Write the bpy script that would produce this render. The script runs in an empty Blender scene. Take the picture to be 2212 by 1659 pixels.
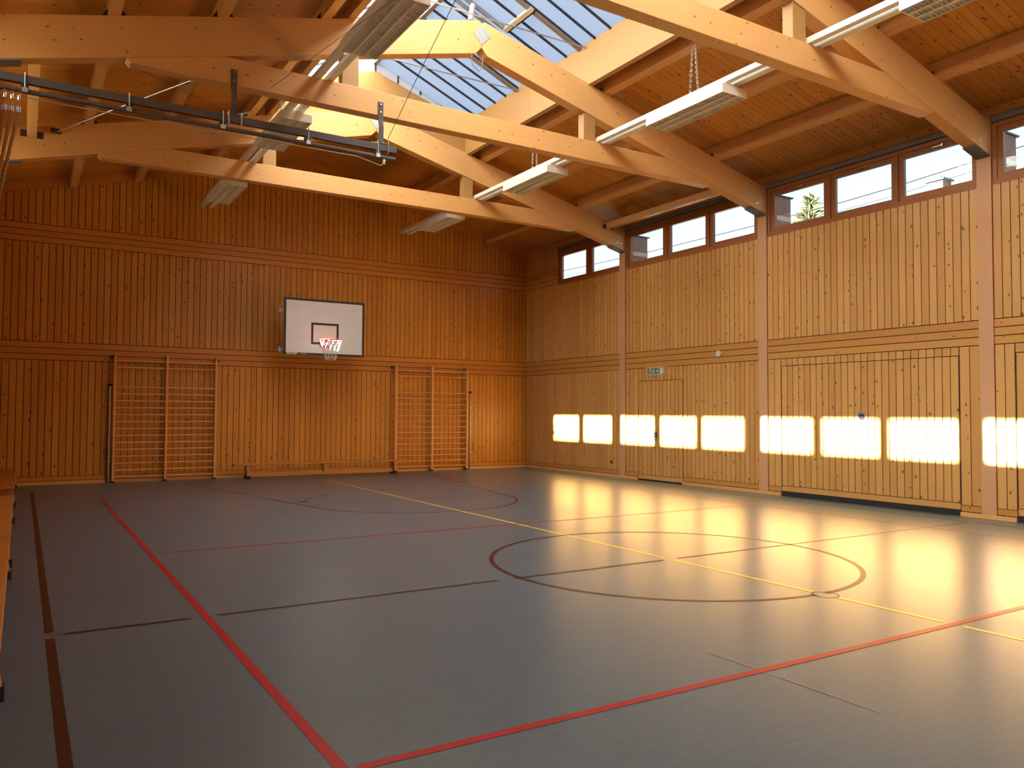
import bpy, math, random
from mathutils import Vector, Matrix
random.seed(7)
sc = bpy.context.scene
COL = sc.collection

# ---------------------------------------------------------------- camera
W_PX, H_PX, F_PX = 2212.0, 1659.0, 1717.92
YAW, PITCH, ROLL = math.radians(31.635), math.radians(2.0617), math.radians(0.2863)
cam_d = bpy.data.cameras.new('camera')
cam_d.sensor_fit = 'HORIZONTAL'
cam_d.sensor_width = 36.0
cam_d.lens = F_PX / W_PX * 36.0
cam_d.clip_start = 0.05
cam_d.clip_end = 500
cam = bpy.data.objects.new('camera', cam_d)
COL.objects.link(cam)
fw = Vector((math.sin(YAW) * math.cos(PITCH), math.cos(YAW) * math.cos(PITCH), math.sin(PITCH)))
ri = Vector((math.cos(YAW), -math.sin(YAW), 0))
up = ri.cross(fw)
r2 = ri * math.cos(ROLL) + up * math.sin(ROLL)
u2 = up * math.cos(ROLL) - ri * math.sin(ROLL)
M = Matrix.Identity(4)
for k in range(3):
    M[k][0], M[k][1], M[k][2] = r2[k], u2[k], -fw[k]
M[0][3], M[1][3], M[2][3] = 0, 0, 1.48
cam.matrix_world = M
sc.camera = cam

# ---------------------------------------------------------------- world, sun, exposure
SUN_DIR = Vector((1.0, 0.022, -0.3355))            # low winter sun from the left, almost square to the side walls
world = bpy.data.worlds.new('world')
sc.world = world
world.use_nodes = True
wn = world.node_tree
wn.nodes.clear()
wo = wn.nodes.new('ShaderNodeOutputWorld')
wb = wn.nodes.new('ShaderNodeBackground')
sky = wn.nodes.new('ShaderNodeTexSky')
sky.sky_type = 'NISHITA'
sky.sun_disc = False
sky.sun_elevation = math.radians(18.6)
sky.sun_rotation = math.radians(-90)
sky.air_density = 1.0
sky.dust_density = 3.0
sky.ozone_density = 1.0
wb.inputs['Strength'].default_value = 0.62
wn.links.new(sky.outputs[0], wb.inputs['Color'])
wn.links.new(wb.outputs[0], wo.inputs['Surface'])

sun_d = bpy.data.lights.new('sun', 'SUN')
sun_d.energy = 150.0
sun_d.angle = math.radians(0.6)
sun_d.color = (1.0, 0.92, 0.80)
sun = bpy.data.objects.new('sun', sun_d)
sun.rotation_euler = SUN_DIR.to_track_quat('-Z', 'Y').to_euler()
sun.location = (-30, 5, 15)
COL.objects.link(sun)

sc.view_settings.view_transform = 'Standard'
sc.view_settings.look = 'None'
sc.view_settings.gamma = 1
sc.view_settings.use_curve_mapping = False
sc.view_settings.exposure = -0.1
sc.cycles.use_denoising = True
sc.cycles.max_bounces = 10
sc.cycles.diffuse_bounces = 6
sc.cycles.glossy_bounces = 4
sc.cycles.transparent_max_bounces = 12
sc.cycles.sample_clamp_indirect = 8.0
sc.cycles.caustics_reflective = False
sc.cycles.caustics_refractive = False

# ---------------------------------------------------------------- dimensions (metres)
W = 11.769            # right wall cladding face
D = 18.373            # far wall cladding face
XM = 5.646            # ridge / long axis of the hall
LW = 2 * XM - W       # left wall face
NEAR = -6.1           # wall behind the camera
TR = [14.235, 10.155, 6.114]      # truss planes, far to near
SL = 0.2545           # roof slope
def raf_top(x): return 7.257 - SL * abs(x - XM)
def raf_bot(x): return 6.765 - SL * abs(x - XM)
def deck(x): return 7.463 - SL * abs(x - XM)
CURB = 1.954          # half width between the skylight kerbs

# ---------------------------------------------------------------- materials
def mat(name):
    m = bpy.data.materials.new(name)
    m.use_nodes = True
    nt = m.node_tree
    nt.nodes.clear()
    out = nt.nodes.new('ShaderNodeOutputMaterial')
    return m, nt, out
def N(nt, t, **kw):
    n = nt.nodes.new(t)
    for k, v in kw.items():
        setattr(n, k, v)
    return n
def plain(name, col, rough=0.5, metal=0.0, spec=0.5, noise=0.06, scale=9.0):
    m, nt, out = mat(name)
    b = N(nt, 'ShaderNodeBsdfPrincipled')
    b.inputs['Roughness'].default_value = rough
    b.inputs['Metallic'].default_value = metal
    b.inputs['Specular IOR Level'].default_value = spec
    tc = N(nt, 'ShaderNodeTexCoord')
    nz = N(nt, 'ShaderNodeTexNoise')
    nz.inputs['Scale'].default_value = scale
    nz.inputs['Detail'].default_value = 4
    rp = N(nt, 'ShaderNodeValToRGB')
    rp.color_ramp.elements[0].position = 0.3
    rp.color_ramp.elements[1].position = 0.7
    rp.color_ramp.elements[0].color = [c * (1 - noise) for c in col] + [1]
    rp.color_ramp.elements[1].color = [min(1, c * (1 + noise)) for c in col] + [1]
    nt.links.new(tc.outputs['Object'], nz.inputs['Vector'])
    nt.links.new(nz.outputs['Fac'], rp.inputs['Fac'])
    nt.links.new(rp.outputs['Color'], b.inputs['Base Color'])
    nt.links.new(b.outputs[0], out.inputs['Surface'])
    return m
def wood(name, a, b_, dark, rough=0.42, knots=0.5, grain=1.0, spec=0.4):
    """varnished softwood: UV.y runs along the grain in metres; 'rnd' is a per-board tone"""
    m, nt, out = mat(name)
    L = nt.links.new
    bs = N(nt, 'ShaderNodeBsdfPrincipled')
    bs.inputs['Roughness'].default_value = rough
    bs.inputs['Specular IOR Level'].default_value = spec
    uv = N(nt, 'ShaderNodeUVMap')
    at = N(nt, 'ShaderNodeAttribute', attribute_name='rnd')
    mp = N(nt, 'ShaderNodeMapping')
    mp.inputs['Scale'].default_value = (38, 1.3, 1)
    L(uv.outputs[0], mp.inputs['Vector'])
    nz = N(nt, 'ShaderNodeTexNoise')
    nz.inputs['Scale'].default_value = 1.0
    nz.inputs['Detail'].default_value = 5
    nz.inputs['Distortion'].default_value = 0.6
    L(mp.outputs[0], nz.inputs['Vector'])
    # tone = grain mixed with the board's own tone
    ma = N(nt, 'ShaderNodeMath', operation='MULTIPLY_ADD')
    L(nz.outputs['Fac'], ma.inputs[0]); ma.inputs[1].default_value = 0.55 * grain
    mb = N(nt, 'ShaderNodeMath', operation='MULTIPLY_ADD')
    L(at.outputs['Fac'], mb.inputs[0]); mb.inputs[1].default_value = 0.36; mb.inputs[2].default_value = 0.5 - 0.275 * grain - 0.18
    L(mb.outputs[0], ma.inputs[2])
    rp = N(nt, 'ShaderNodeValToRGB')
    rp.color_ramp.elements[0].position = 0.15
    rp.color_ramp.elements[1].position = 0.85
    rp.color_ramp.elements[0].color = (*a, 1)
    rp.color_ramp.elements[1].color = (*b_, 1)
    L(ma.outputs[0], rp.inputs['Fac'])
    # knots
    mk = N(nt, 'ShaderNodeMapping')
    mk.inputs['Scale'].default_value = (7.2, 4.6, 1)
    L(uv.outputs[0], mk.inputs['Vector'])
    vo = N(nt, 'ShaderNodeTexVoronoi', voronoi_dimensions='2D')
    vo.inputs['Scale'].default_value = 1.0
    vo.inputs['Randomness'].default_value = 1.0
    L(mk.outputs[0], vo.inputs['Vector'])
    sx = N(nt, 'ShaderNodeSeparateColor')
    L(vo.outputs['Color'], sx.inputs[0])
    rad = N(nt, 'ShaderNodeMath', operation='MULTIPLY_ADD')      # radius varies cell by cell, many cells none
    L(sx.outputs[0], rad.inputs[0]); rad.inputs[1].default_value = 0.22; rad.inputs[2].default_value = -0.22 * (1 - knots) * 1.0 - 0.02
    kn = N(nt, 'ShaderNodeMapRange')
    sub = N(nt, 'ShaderNodeMath', operation='SUBTRACT')
    L(rad.outputs[0], sub.inputs[0]); L(vo.outputs['Distance'], sub.inputs[1])
    L(sub.outputs[0], kn.inputs['Value'])
    kn.inputs['From Min'].default_value = -0.015
    kn.inputs['From Max'].default_value = 0.03
    kn.inputs['To Max'].default_value = 0.92
    mx = N(nt, 'ShaderNodeMix', data_type='RGBA')
    L(kn.outputs[0], mx.inputs['Factor'])
    L(rp.outputs['Color'], mx.inputs['A'])
    mx.inputs['B'].default_value = (*dark, 1)
    L(mx.outputs['Result'], bs.inputs['Base Color'])
    bp = N(nt, 'ShaderNodeBump')
    bp.inputs['Strength'].default_value = 0.06
    bp.inputs['Distance'].default_value = 0.004
    L(nz.outputs['Fac'], bp.inputs['Height'])
    L(bp.outputs[0], bs.inputs['Normal'])
    L(bs.outputs[0], out.inputs['Surface'])
    return m

MW = {}
MW['wallr'] = wood('side_clad_pine', (0.46, 0.222, 0.060), (0.62, 0.350, 0.110), (0.16, 0.05, 0.012), rough=0.42, knots=0.72, grain=0.7, spec=0.5)
MW['bandr'] = wood('side_band_pine', (0.42, 0.190, 0.044), (0.56, 0.285, 0.076), (0.16, 0.05, 0.012), rough=0.42, knots=0.5, grain=0.6)
MW['wall'] = wood('clad_pine', (0.43, 0.152, 0.018), (0.60, 0.262, 0.036), (0.16, 0.05, 0.012), rough=0.40, knots=0.72, grain=0.7)
MW['band'] = wood('band_pine', (0.44, 0.15, 0.022), (0.58, 0.235, 0.042), (0.16, 0.05, 0.012), rough=0.40, knots=0.5, grain=0.6)
MW['roof'] = wood('deck_pine', (0.46, 0.175, 0.024), (0.64, 0.29, 0.05), (0.14, 0.045, 0.012), rough=0.5, knots=0.75, grain=0.7)
MW['beam'] = wood('glulam', (0.57, 0.285, 0.092), (0.70, 0.405, 0.155), (0.22, 0.075, 0.02), rough=0.48, knots=0.5, grain=0.9)
MW['kerb'] = wood('kerb_spruce', (0.36, 0.182, 0.052), (0.45, 0.250, 0.082), (0.30, 0.12, 0.04), rough=0.5, knots=0.5, grain=0.9)
MW['post'] = wood('post_spruce', (0.48, 0.25, 0.125), (0.56, 0.31, 0.165), (0.25, 0.10, 0.05), rough=0.55, knots=0.3, grain=0.8)
MW['frame'] = wood('window_timber', (0.28, 0.098, 0.030), (0.34, 0.125, 0.04), (0.25, 0.08, 0.02), rough=0.45, knots=0.1, grain=0.6)
MW['gym'] = wood('beech', (0.62, 0.28, 0.075), (0.72, 0.36, 0.11), (0.4, 0.17, 0.05), rough=0.35, knots=0.05, grain=0.5)
MW['bench'] = wood('bench_pine', (0.44, 0.17, 0.032), (0.54, 0.23, 0.05), (0.3, 0.12, 0.03), rough=0.35, knots=0.1, grain=0.6)
MW['base'] = wood('skirting_oak', (0.60, 0.31, 0.10), (0.70, 0.39, 0.14), (0.3, 0.12, 0.03), rough=0.4, knots=0.2, grain=0.6)
M_GAP = plain('dark_groove', (0.045, 0.014, 0.004), 0.8, noise=0.2)
M_WHITE = plain('off_white_enamel', (0.72, 0.70, 0.63), 0.45, noise=0.03)
M_LOUVRE = plain('louvre_white', (0.70, 0.68, 0.60), 0.5, noise=0.03)
M_STEEL = plain('grey_steel', (0.36, 0.37, 0.36), 0.45, 0.7)
M_GALV = plain('galvanised', (0.50, 0.52, 0.50), 0.42, 0.6, noise=0.25, scale=40)
M_RAIL = plain('grey_paint_steel', (0.105, 0.088, 0.092), 0.8, 0.0, 0.15, noise=0.08)
M_CHROME = plain('chrome', (0.72, 0.73, 0.74), 0.18, 1.0, noise=0.03)
M_DARK = plain('dark_steel', (0.055, 0.055, 0.06), 0.5, 0.5)
M_BLACK = plain('black_paint', (0.020, 0.017, 0.022), 0.5, noise=0.1)
M_RUBBER = plain('black_rubber', (0.014, 0.013, 0.013), 0.75, noise=0.2)
M_BOARD = plain('board_white', (0.68, 0.73, 0.79), 0.35, noise=0.02, scale=3)
M_RED = plain('rim_red', (0.62, 0.05, 0.03), 0.35)
M_NET = plain('net_white', (0.58, 0.58, 0.57), 0.8)
M_ROPE = plain('hemp_rope', (0.42, 0.27, 0.09), 0.85, noise=0.2, scale=60)
M_CORD = plain('cord', (0.40, 0.30, 0.16), 0.8)
M_CABLE = plain('cable_steel', (0.15, 0.12, 0.10), 0.6, 0.3)
M_WIRE = plain('black_wire_jacket', (0.006, 0.006, 0.007), 0.8, 0.0, 0.1)
M_BRASS = plain('brass', (0.65, 0.46, 0.18), 0.35, 0.9)
M_POLE = plain('pole_aluminium', (0.36, 0.38, 0.34), 0.35, 0.8, noise=0.1)
M_GREEN = plain('exit_green', (0.02, 0.20, 0.11), 0.4)
M_SIGNW = plain('sign_white', (0.78, 0.80, 0.78), 0.4)
M_SOCK = plain('socket_grey', (0.13, 0.11, 0.09), 0.5)
M_GREYSTRIP = plain('grey_channel', (0.15, 0.14, 0.13), 0.6)
M_BAR = plain('black_glazing_bar', (0.022, 0.018, 0.020), 0.5)
M_BARB = plain('brown_glazing_bar', (0.22, 0.17, 0.13), 0.5)
M_BEIGE = plain('beige_profile', (0.46, 0.38, 0.25), 0.4)
M_PIER = plain('pier_render', (0.30, 0.17, 0.14), 0.85, noise=0.15)
M_PALE = plain('pier_pale', (0.6, 0.5, 0.42), 0.8)
M_HOUSE = plain('house_slate', (0.055, 0.060, 0.068), 0.9)
M_TILE = plain('house_tile', (0.28, 0.12, 0.08), 0.85, noise=0.25)
M_GROUND = plain('outside_ground', (0.20, 0.20, 0.16), 0.95, noise=0.3, scale=1.2)
M_LEAF = plain('conifer_needles', (0.060, 0.070, 0.030), 0.8, noise=0.35, scale=14)
M_BARK = plain('bark', (0.12, 0.075, 0.05), 0.9)
M_LINE_RED = plain('line_red', (0.32, 0.008, 0.014), 0.34, 0.0, 0.3, noise=0.08)
M_LINE_BROWN = plain('line_brown', (0.040, 0.012, 0.006), 0.38, 0.0, 0.33, noise=0.08)
M_LINE_YEL = plain('line_yellow', (0.70, 0.48, 0.035), 0.30, noise=0.08)
M_SEAM = plain('floor_seam', (0.19, 0.17, 0.13), 0.4)

def floor_mat():
    m, nt, out = mat('linoleum')
    L = nt.links.new
    b = N(nt, 'ShaderNodeBsdfPrincipled')
    b.inputs['Specular IOR Level'].default_value = 0.72
    tc = N(nt, 'ShaderNodeTexCoord')
    mp = N(nt, 'ShaderNodeMapping')
    mp.inputs['Scale'].default_value = (7, 34, 1)
    mp.inputs['Rotation'].default_value = (0, 0, math.radians(4))
    L(tc.outputs['Object'], mp.inputs['Vector'])
    n1 = N(nt, 'ShaderNodeTexNoise')
    n1.inputs['Scale'].default_value = 1.0
    n1.inputs['Detail'].default_value = 7
    n1.inputs['Roughness'].default_value = 0.7
    L(mp.outputs[0], n1.inputs['Vector'])
    rp = N(nt, 'ShaderNodeValToRGB')
    e = rp.color_ramp.elements
    e[0].position = 0.28; e[0].color = (0.050, 0.074, 0.087, 1)
    e[1].position = 0.55; e[1].color = (0.071, 0.108, 0.126, 1)
    x = e.new(0.80); x.color = (0.100, 0.134, 0.148, 1)
    L(n1.outputs['Fac'], rp.inputs['Fac'])
    L(rp.outputs['Color'], b.inputs['Base Color'])
    n2 = N(nt, 'ShaderNodeTexNoise')
    n2.inputs['Scale'].default_value = 1.6
    n2.inputs['Detail'].default_value = 6
    L(tc.outputs['Object'], n2.inputs['Vector'])
    mr = N(nt, 'ShaderNodeMapRange')
    mr.inputs['From Min'].default_value = 0.3
    mr.inputs['From Max'].default_value = 0.7
    mr.inputs['To Min'].default_value = 0.285
    mr.inputs['To Max'].default_value = 0.305
    L(n2.outputs['Fac'], mr.inputs['Value'])
    L(mr.outputs[0], b.inputs['Roughness'])
    L(b.outputs[0], out.inputs['Surface'])
    return m
M_FLOOR = floor_mat()

def glass_mat():
    m, nt, out = mat('window_glass')
    L = nt.links.new
    t = N(nt, 'ShaderNodeBsdfTransparent')
    t.inputs[0].default_value = (0.93, 0.96, 0.95, 1)
    g = N(nt, 'ShaderNodeBsdfGlossy')
    g.inputs['Roughness'].default_value = 0.02
    lw = N(nt, 'ShaderNodeLayerWeight')          # facing term: the same from both sides of the pane
    pw = N(nt, 'ShaderNodeMath', operation='POWER')
    L(lw.outputs['Facing'], pw.inputs[0]); pw.inputs[1].default_value = 5.0
    fr = N(nt, 'ShaderNodeMath', operation='MULTIPLY_ADD')
    L(pw.outputs[0], fr.inputs[0]); fr.inputs[1].default_value = 0.9; fr.inputs[2].default_value = 0.04
    mx = N(nt, 'ShaderNodeMixShader')
    L(fr.outputs[0], mx.inputs[0]); L(t.outputs[0], mx.inputs[1]); L(g.outputs[0], mx.inputs[2])
    L(mx.outputs[0], out.inputs['Surface'])
    return m
M_GLASS = glass_mat()

def opal_mat(name, tcol, trans):
    """opal multiwall sheet: mostly scatters daylight, lets a little straight through"""
    m, nt, out = mat(name)
    L = nt.links.new
    a = N(nt, 'ShaderNodeBsdfTranslucent')
    a.inputs[0].default_value = (*tcol, 1)
    d = N(nt, 'ShaderNodeBsdfDiffuse')
    d.inputs[0].default_value = (0.55, 0.56, 0.56, 1)
    t = N(nt, 'ShaderNodeBsdfTransparent')
    t.inputs[0].default_value = (0.8, 0.9, 1.0, 1)
    m1 = N(nt, 'ShaderNodeMixShader'); m1.inputs[0].default_value = 0.22
    m2 = N(nt, 'ShaderNodeMixShader'); m2.inputs[0].default_value = trans
    L(a.outputs[0], m1.inputs[1]); L(d.outputs[0], m1.inputs[2])
    L(m1.outputs[0], m2.inputs[1]); L(t.outputs[0], m2.inputs[2])
    L(m2.outputs[0], out.inputs['Surface'])
    return m
M_OPAL = opal_mat('opal_glazing', (0.55, 0.59, 0.63), 0.0)

# ---------------------------------------------------------------- mesh builder
class MB:
    def __init__(s):
        s.v, s.f, s.uv, s.rn, s.mi = [], [], [], [], []
        s.r = 0.5; s.off = (0, 0); s.m = 0
    def board(s):
        s.r = random.random(); s.off = (random.uniform(0, 50), random.uniform(0, 50)); return s
    def face(s, pts, grain=None):
        pts = [Vector(p) for p in pts]
        n = Vector((0, 0, 0))
        for i in range(len(pts)):
            a, b = pts[i], pts[(i + 1) % len(pts)]
            n += Vector(((a.y - b.y) * (a.z + b.z), (a.z - b.z) * (a.x + b.x), (a.x - b.x) * (a.y + b.y)))
        if n.length < 1e-12: n = Vector((0, 0, 1))
        n.normalize()
        g = Vector(grain) if grain is not None else Vector((0, 0, 1))
        g = g - n * g.dot(n)
        if g.length < 1e-3:
            g = Vector((1, 0, 0)) - n * n.x
            if g.length < 1e-3: g = Vector((0, 1, 0))
        g.normalize()
        b = n.cross(g)
        i0 = len(s.v)
        s.v += [tuple(p) for p in pts]
        s.f.append(tuple(range(i0, i0 + len(pts))))
        s.uv.append([(p.dot(b) + s.off[0], p.dot(g) + s.off[1]) for p in pts])
        s.rn.append(s.r); s.mi.append(s.m)
    def hexa(s, b, t, grain=None):
        """b: 4 corners counter-clockwise seen from outside-bottom reversed, t: matching top corners"""
        s.face([b[3], b[2], b[1], b[0]], grain)
        s.face(t, grain)
        for i in range(4):
            j = (i + 1) % 4
            s.face([b[i], b[j], t[j], t[i]], grain)
    def box(s, lo, hi, grain=None):
        x0, y0, z0 = [min(a, b) for a, b in zip(lo, hi)]
        x1, y1, z1 = [max(a, b) for a, b in zip(lo, hi)]
        if grain is None:
            d = (x1 - x0, y1 - y0, z1 - z0)
            k = d.index(max(d)); grain = [0, 0, 0]; grain[k] = 1
        s.hexa([(x0, y0, z0), (x1, y0, z0), (x1, y1, z0), (x0, y1, z0)],
               [(x0, y0, z1), (x1, y0, z1), (x1, y1, z1), (x0, y1, z1)], grain)
        return s
    def extrude(s, poly, vec, grain=None):
        """closed planar polygon (3-D) pushed along vec; polygon normal must face away from vec"""
        v = Vector(vec)
        a = [Vector(p) for p in poly]
        b = [p + v for p in a]
        s.face(a, grain)
        s.face(b[::-1], grain)
        for i in range(len(a)):
            j = (i + 1) % len(a)
            s.face([a[j], a[i], b[i], b[j]], grain)
        return s
    def beam(s, p0, p1, w, h, upv=(0, 0, 1)):
        p0, p1 = Vector(p0), Vector(p1)
        d = (p1 - p0).normalized()
        sd = d.cross(Vector(upv))
        if sd.length < 1e-4: sd = d.cross(Vector((1, 0, 0)))
        sd.normalize()
        u = sd.cross(d).normalized()
        c = [(-w / 2, -h / 2), (w / 2, -h / 2), (w / 2, h / 2), (-w / 2, h / 2)]
        a = [p0 + sd * x + u * y for x, y in c]
        b = [p1 + sd * x + u * y for x, y in c]
        s.face(a, d); s.face(b[::-1], d)
        for i in range(4):
            j = (i + 1) % 4
            s.face([a[j], a[i], b[i], b[j]], d)
        return s
    def tube(s, pts, r, n=8, closed=False):
        pts = [Vector(p) for p in pts]
        K = len(pts)
        rings = []
        ref = None
        for i in range(K):
            if closed: d = pts[(i + 1) % K] - pts[i - 1]
            else: d = pts[min(i + 1, K - 1)] - pts[max(i - 1, 0)]
            d.normalize()
            if ref is None:
                ref = Vector((0, 0, 1)) if abs(d.z) < 0.9 else Vector((1, 0, 0))
            a = ref - d * ref.dot(d)
            if a.length < 1e-5: a = d.orthogonal()
            a.normalize(); ref = a
            b = d.cross(a)
            rr = r[i] if isinstance(r, (list, tuple)) else r
            rings.append([pts[i] + (a * math.cos(2 * math.pi * k / n) + b * math.sin(2 * math.pi * k / n)) * rr for k in range(n)])
        i0 = len(s.v)
        for q in rings: s.v += [tuple(p) for p in q]
        rng = K if closed else K - 1
        acc = 0
        for i in range(rng):
            i2 = (i + 1) % K
            l = (pts[i2] - pts[i]).length
            for k in range(n):
                k2 = (k + 1) % n
                s.f.append((i0 + i * n + k, i0 + i * n + k2, i0 + i2 * n + k2, i0 + i2 * n + k))
                s.uv.append([(k / n * .1, acc), ((k + 1) / n * .1, acc), ((k + 1) / n * .1, acc + l), (k / n * .1, acc + l)])
                s.rn.append(s.r); s.mi.append(s.m)
            acc += l
        if not closed:
            for ring, rev in ((0, True), (K - 1, False)):
                c0 = len(s.v)
                s.v += [tuple(p) for p in rings[ring]]          # caps keep their own vertices so the side stays evenly shaded
                idx = [c0 + k for k in range(n)]
                s.f.append(tuple(idx[::-1] if rev else idx))
                s.uv.append([(0, 0)] * n); s.rn.append(s.r); s.mi.append(s.m)
        return s
    def build(s, name, m, parent=None, smooth=False, bevel=0.0, kind=None, label=None):
        me = bpy.data.meshes.new(name)
        o0 = Vector((0, 0, 0))
        if parent is not None:
            p = parent
            while p is not None:
                o0 += p.location; p = p.parent
        me.from_pydata([tuple(Vector(v) - o0) for v in s.v], [], s.f)
        uvl = me.uv_layers.new(name='UVMap')
        k = 0
        for u in s.uv:
            for q in u:
                uvl.data[k].uv = q; k += 1
        at = me.attributes.new('rnd', 'FLOAT', 'FACE')
        for i, q in enumerate(s.rn): at.data[i].value = q
        for mm in (m if isinstance(m, (list, tuple)) else [m]): me.materials.append(mm)
        for i, q in enumerate(s.mi): me.polygons[i].material_index = q
        if smooth:
            for p in me.polygons: p.use_smooth = len(p.vertices) == 4
        me.update()
        o = bpy.data.objects.new(name, me)
        COL.objects.link(o)
        if parent is not None: o.parent = parent
        if bevel:
            import bmesh
            bm = bmesh.new(); bm.from_mesh(me)
            bmesh.ops.remove_doubles(bm, verts=bm.verts, dist=1e-5)
            bm.to_mesh(me); bm.free()
            md = o.modifiers.new('bevel', 'BEVEL')
            md.width = bevel; md.segments = 2; md.limit_method = 'ANGLE'; md.angle_limit = math.radians(40)
        if kind: o['kind'] = kind
        if label: o['label'] = label
        return o
def lathe(mb, prof, axis='z', c=(0, 0, 0), n=20):
    """prof: [(r, t)] along the axis"""
    c = Vector(c)
    def P(r, t, k):
        a = 2 * math.pi * k / n
        x, y = r * math.cos(a), r * math.sin(a)
        if axis == 'z': return c + Vector((x, y, t))
        if axis == 'x': return c + Vector((t, x, y))
        return c + Vector((y, t, x))
    for i in range(len(prof) - 1):
        (r0, t0), (r1, t1) = prof[i], prof[i + 1]
        for k in range(n):
            q = [P(r0, t0, k), P(r0, t0, k + 1), P(r1, t1, k + 1), P(r1, t1, k)]
            if r0 < 1e-6: q = q[1:] if False else [q[0], q[2], q[3]]
            elif r1 < 1e-6: q = [q[0], q[1], q[2]]
            mb.face(q)
    return mb
def thing(name, label, cat, loc=(0, 0, 0), group=None):
    o = bpy.data.objects.new(name, None)
    o.empty_display_size = 0.2
    COL.objects.link(o)
    o.location = loc
    o['label'] = label; o['category'] = cat
    if group: o['group'] = group
    return o
def tag(o, label, cat, group=None):
    o['label'] = label; o['category'] = cat
    if group: o['group'] = group
    return o
def copy_tree(src, loc, label, parent=None):
    r = src.copy(); COL.objects.link(r)
    if parent is None:
        r.location = loc; r['label'] = label
    else:
        r.parent = parent
        r.matrix_parent_inverse = src.matrix_parent_inverse.copy()
    for ch in src.children: copy_tree(ch, None, None, r)
    return r
def boxobj(name, lo, hi, m, parent=None, bevel=0.0, grain=None, **kw):
    return MB().board().box(lo, hi, grain).build(name, m, parent, bevel=bevel, **kw)

# ================================================================ SETTING
# ---- floor with its painted court lines
fl = MB().box((LW - 0.3, NEAR - 0.3, -0.2), (W + 0.3, D + 0.3, 0.0)).build('floor', M_FLOOR, kind='structure', label='grey green linoleum sports floor with coloured court lines')
def strip(pts, w, m, name='court_line', z=0.0016):
    """flat painted band along a polyline, a hair above the linoleum"""
    mb = MB()
    P = [Vector((p[0], p[1], 0)) for p in pts]
    L_, R_ = [], []
    for i, p in enumerate(P):
        d = (P[min(i + 1, len(P) - 1)] - P[max(i - 1, 0)]).normalized()
        s_ = Vector((-d.y, d.x, 0)) * (w / 2)
        L_.append(p + s_); R_.append(p - s_)
    up_ = Vector((0, 0, z))
    for i in range(len(P) - 1):
        mb.face([R_[i] + up_, R_[i + 1] + up_, L_[i + 1] + up_, L_[i] + up_])
    return mb.build(name, m, fl)
YC = 6.10                                   # half-way line
LX, RX = 1.166, 10.16                       # red side lines
# red volleyball court
strip([(LX, 15.0), (LX, 9.06)], 0.055, M_LINE_RED, z=0.0018)
strip([(LX, 9.03), (LX, 3.16)], 0.055, M_LINE_RED, z=0.0018)
strip([(LX + 0.06, 3.195), (RX - 0.03, 3.195)], 0.055, M_LINE_RED, z=0.0018)
strip([(LX + 0.09, 9.008), (RX, 9.008)], 0.045, M_LINE_RED, z=0.0018)
strip([(LX, 15.0), (RX, 15.0)], 0.045, M_LINE_RED, z=0.0018)
strip([(RX, 15.0), (RX, -2.8)], 0.045, M_LINE_RED, z=0.0018)
# brown basketball court
BX, BR = 0.19, 11.185
strip([(BX, 16.9), (BX, 6.16)], 0.055, M_LINE_BROWN)
strip([(BX, 6.00), (BX, -2.0)], 0.055, M_LINE_BROWN)
strip([(BX + 0.09, 6.08), (1.06, 6.08)], 0.045, M_LINE_BROWN)
strip([(1.24, 6.08), (3.60, 6.08)], 0.045, M_LINE_BROWN)
strip([(3.78, 6.08), (5.55, 6.08)], 0.045, M_LINE_BROWN)
strip([(5.75, 6.08), (BR - 0.02, 6.08)], 0.04, M_LINE_BROWN)
strip([(BR, 17.2), (BR, 6.1)], 0.045, M_LINE_BROWN)
strip([(BR, 5.98), (BR, -2.0)], 0.045, M_LINE_BROWN)
def arc(cx, cy, r, a0, a1, n=48):
    return [(cx + r * math.cos(math.radians(a0 + (a1 - a0) * i / n)), cy + r * math.sin(math.radians(a0 + (a1 - a0) * i / n))) for i in range(n + 1)]
strip(arc(XM, YC, 1.81, -88, 268, 96), 0.048, M_LINE_BROWN, 'centre_circle')
FT = 12.40
strip([(2.90, 17.35), (XM - 1.80, FT)], 0.045, M_LINE_BROWN, 'key_line')
strip([(8.39, 17.35), (XM + 1.80, FT)], 0.045, M_LINE_BROWN, 'key_line')
strip([(XM - 1.77, FT), (XM + 1.77, FT)], 0.04, M_LINE_BROWN, 'free_throw_line')
strip(arc(XM, FT, 1.79, 180, 360), 0.045, M_LINE_BROWN, 'free_throw_arc')
for a in (148, 126, 104, 82, 60, 38, 18):
    strip(arc(XM, FT, 1.76, a - 5.5, a + 5.5, 6), 0.045, M_LINE_BROWN, 'free_throw_dash')
for (xa, ya) in ((3.16, 15.35), (8.02, 15.1)):
    sgn = 1 if xa > XM else -1
    strip([(xa - sgn * 0.10, ya), (xa + sgn * 0.18, ya - 0.02)], 0.07, M_LINE_BROWN, 'key_mark')
strip([(3.90, 12.95), (4.04, 12.95)], 0.22, M_LINE_BROWN, 'key_mark')
strip([(2.6, 17.36), (8.7, 17.36)], 0.03, M_LINE_BROWN, 'base_line')
# yellow long axis, broken round the socket covers
for ya, yb in ((17.0, 6.17), (6.02, 4.37), (4.12, 3.27), (3.12, -2.5)):
    strip([(XM, ya), (XM, yb)], 0.045, M_LINE_YEL, z=0.0014)
strip(arc(XM, 4.25, 0.105, 0, 360, 32), 0.012, M_LINE_BROWN, 'socket_cover_ring')
strip([(3.664, 2.45), (3.664, 3.62)], 0.014, M_SEAM, 'floor_seam')

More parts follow.
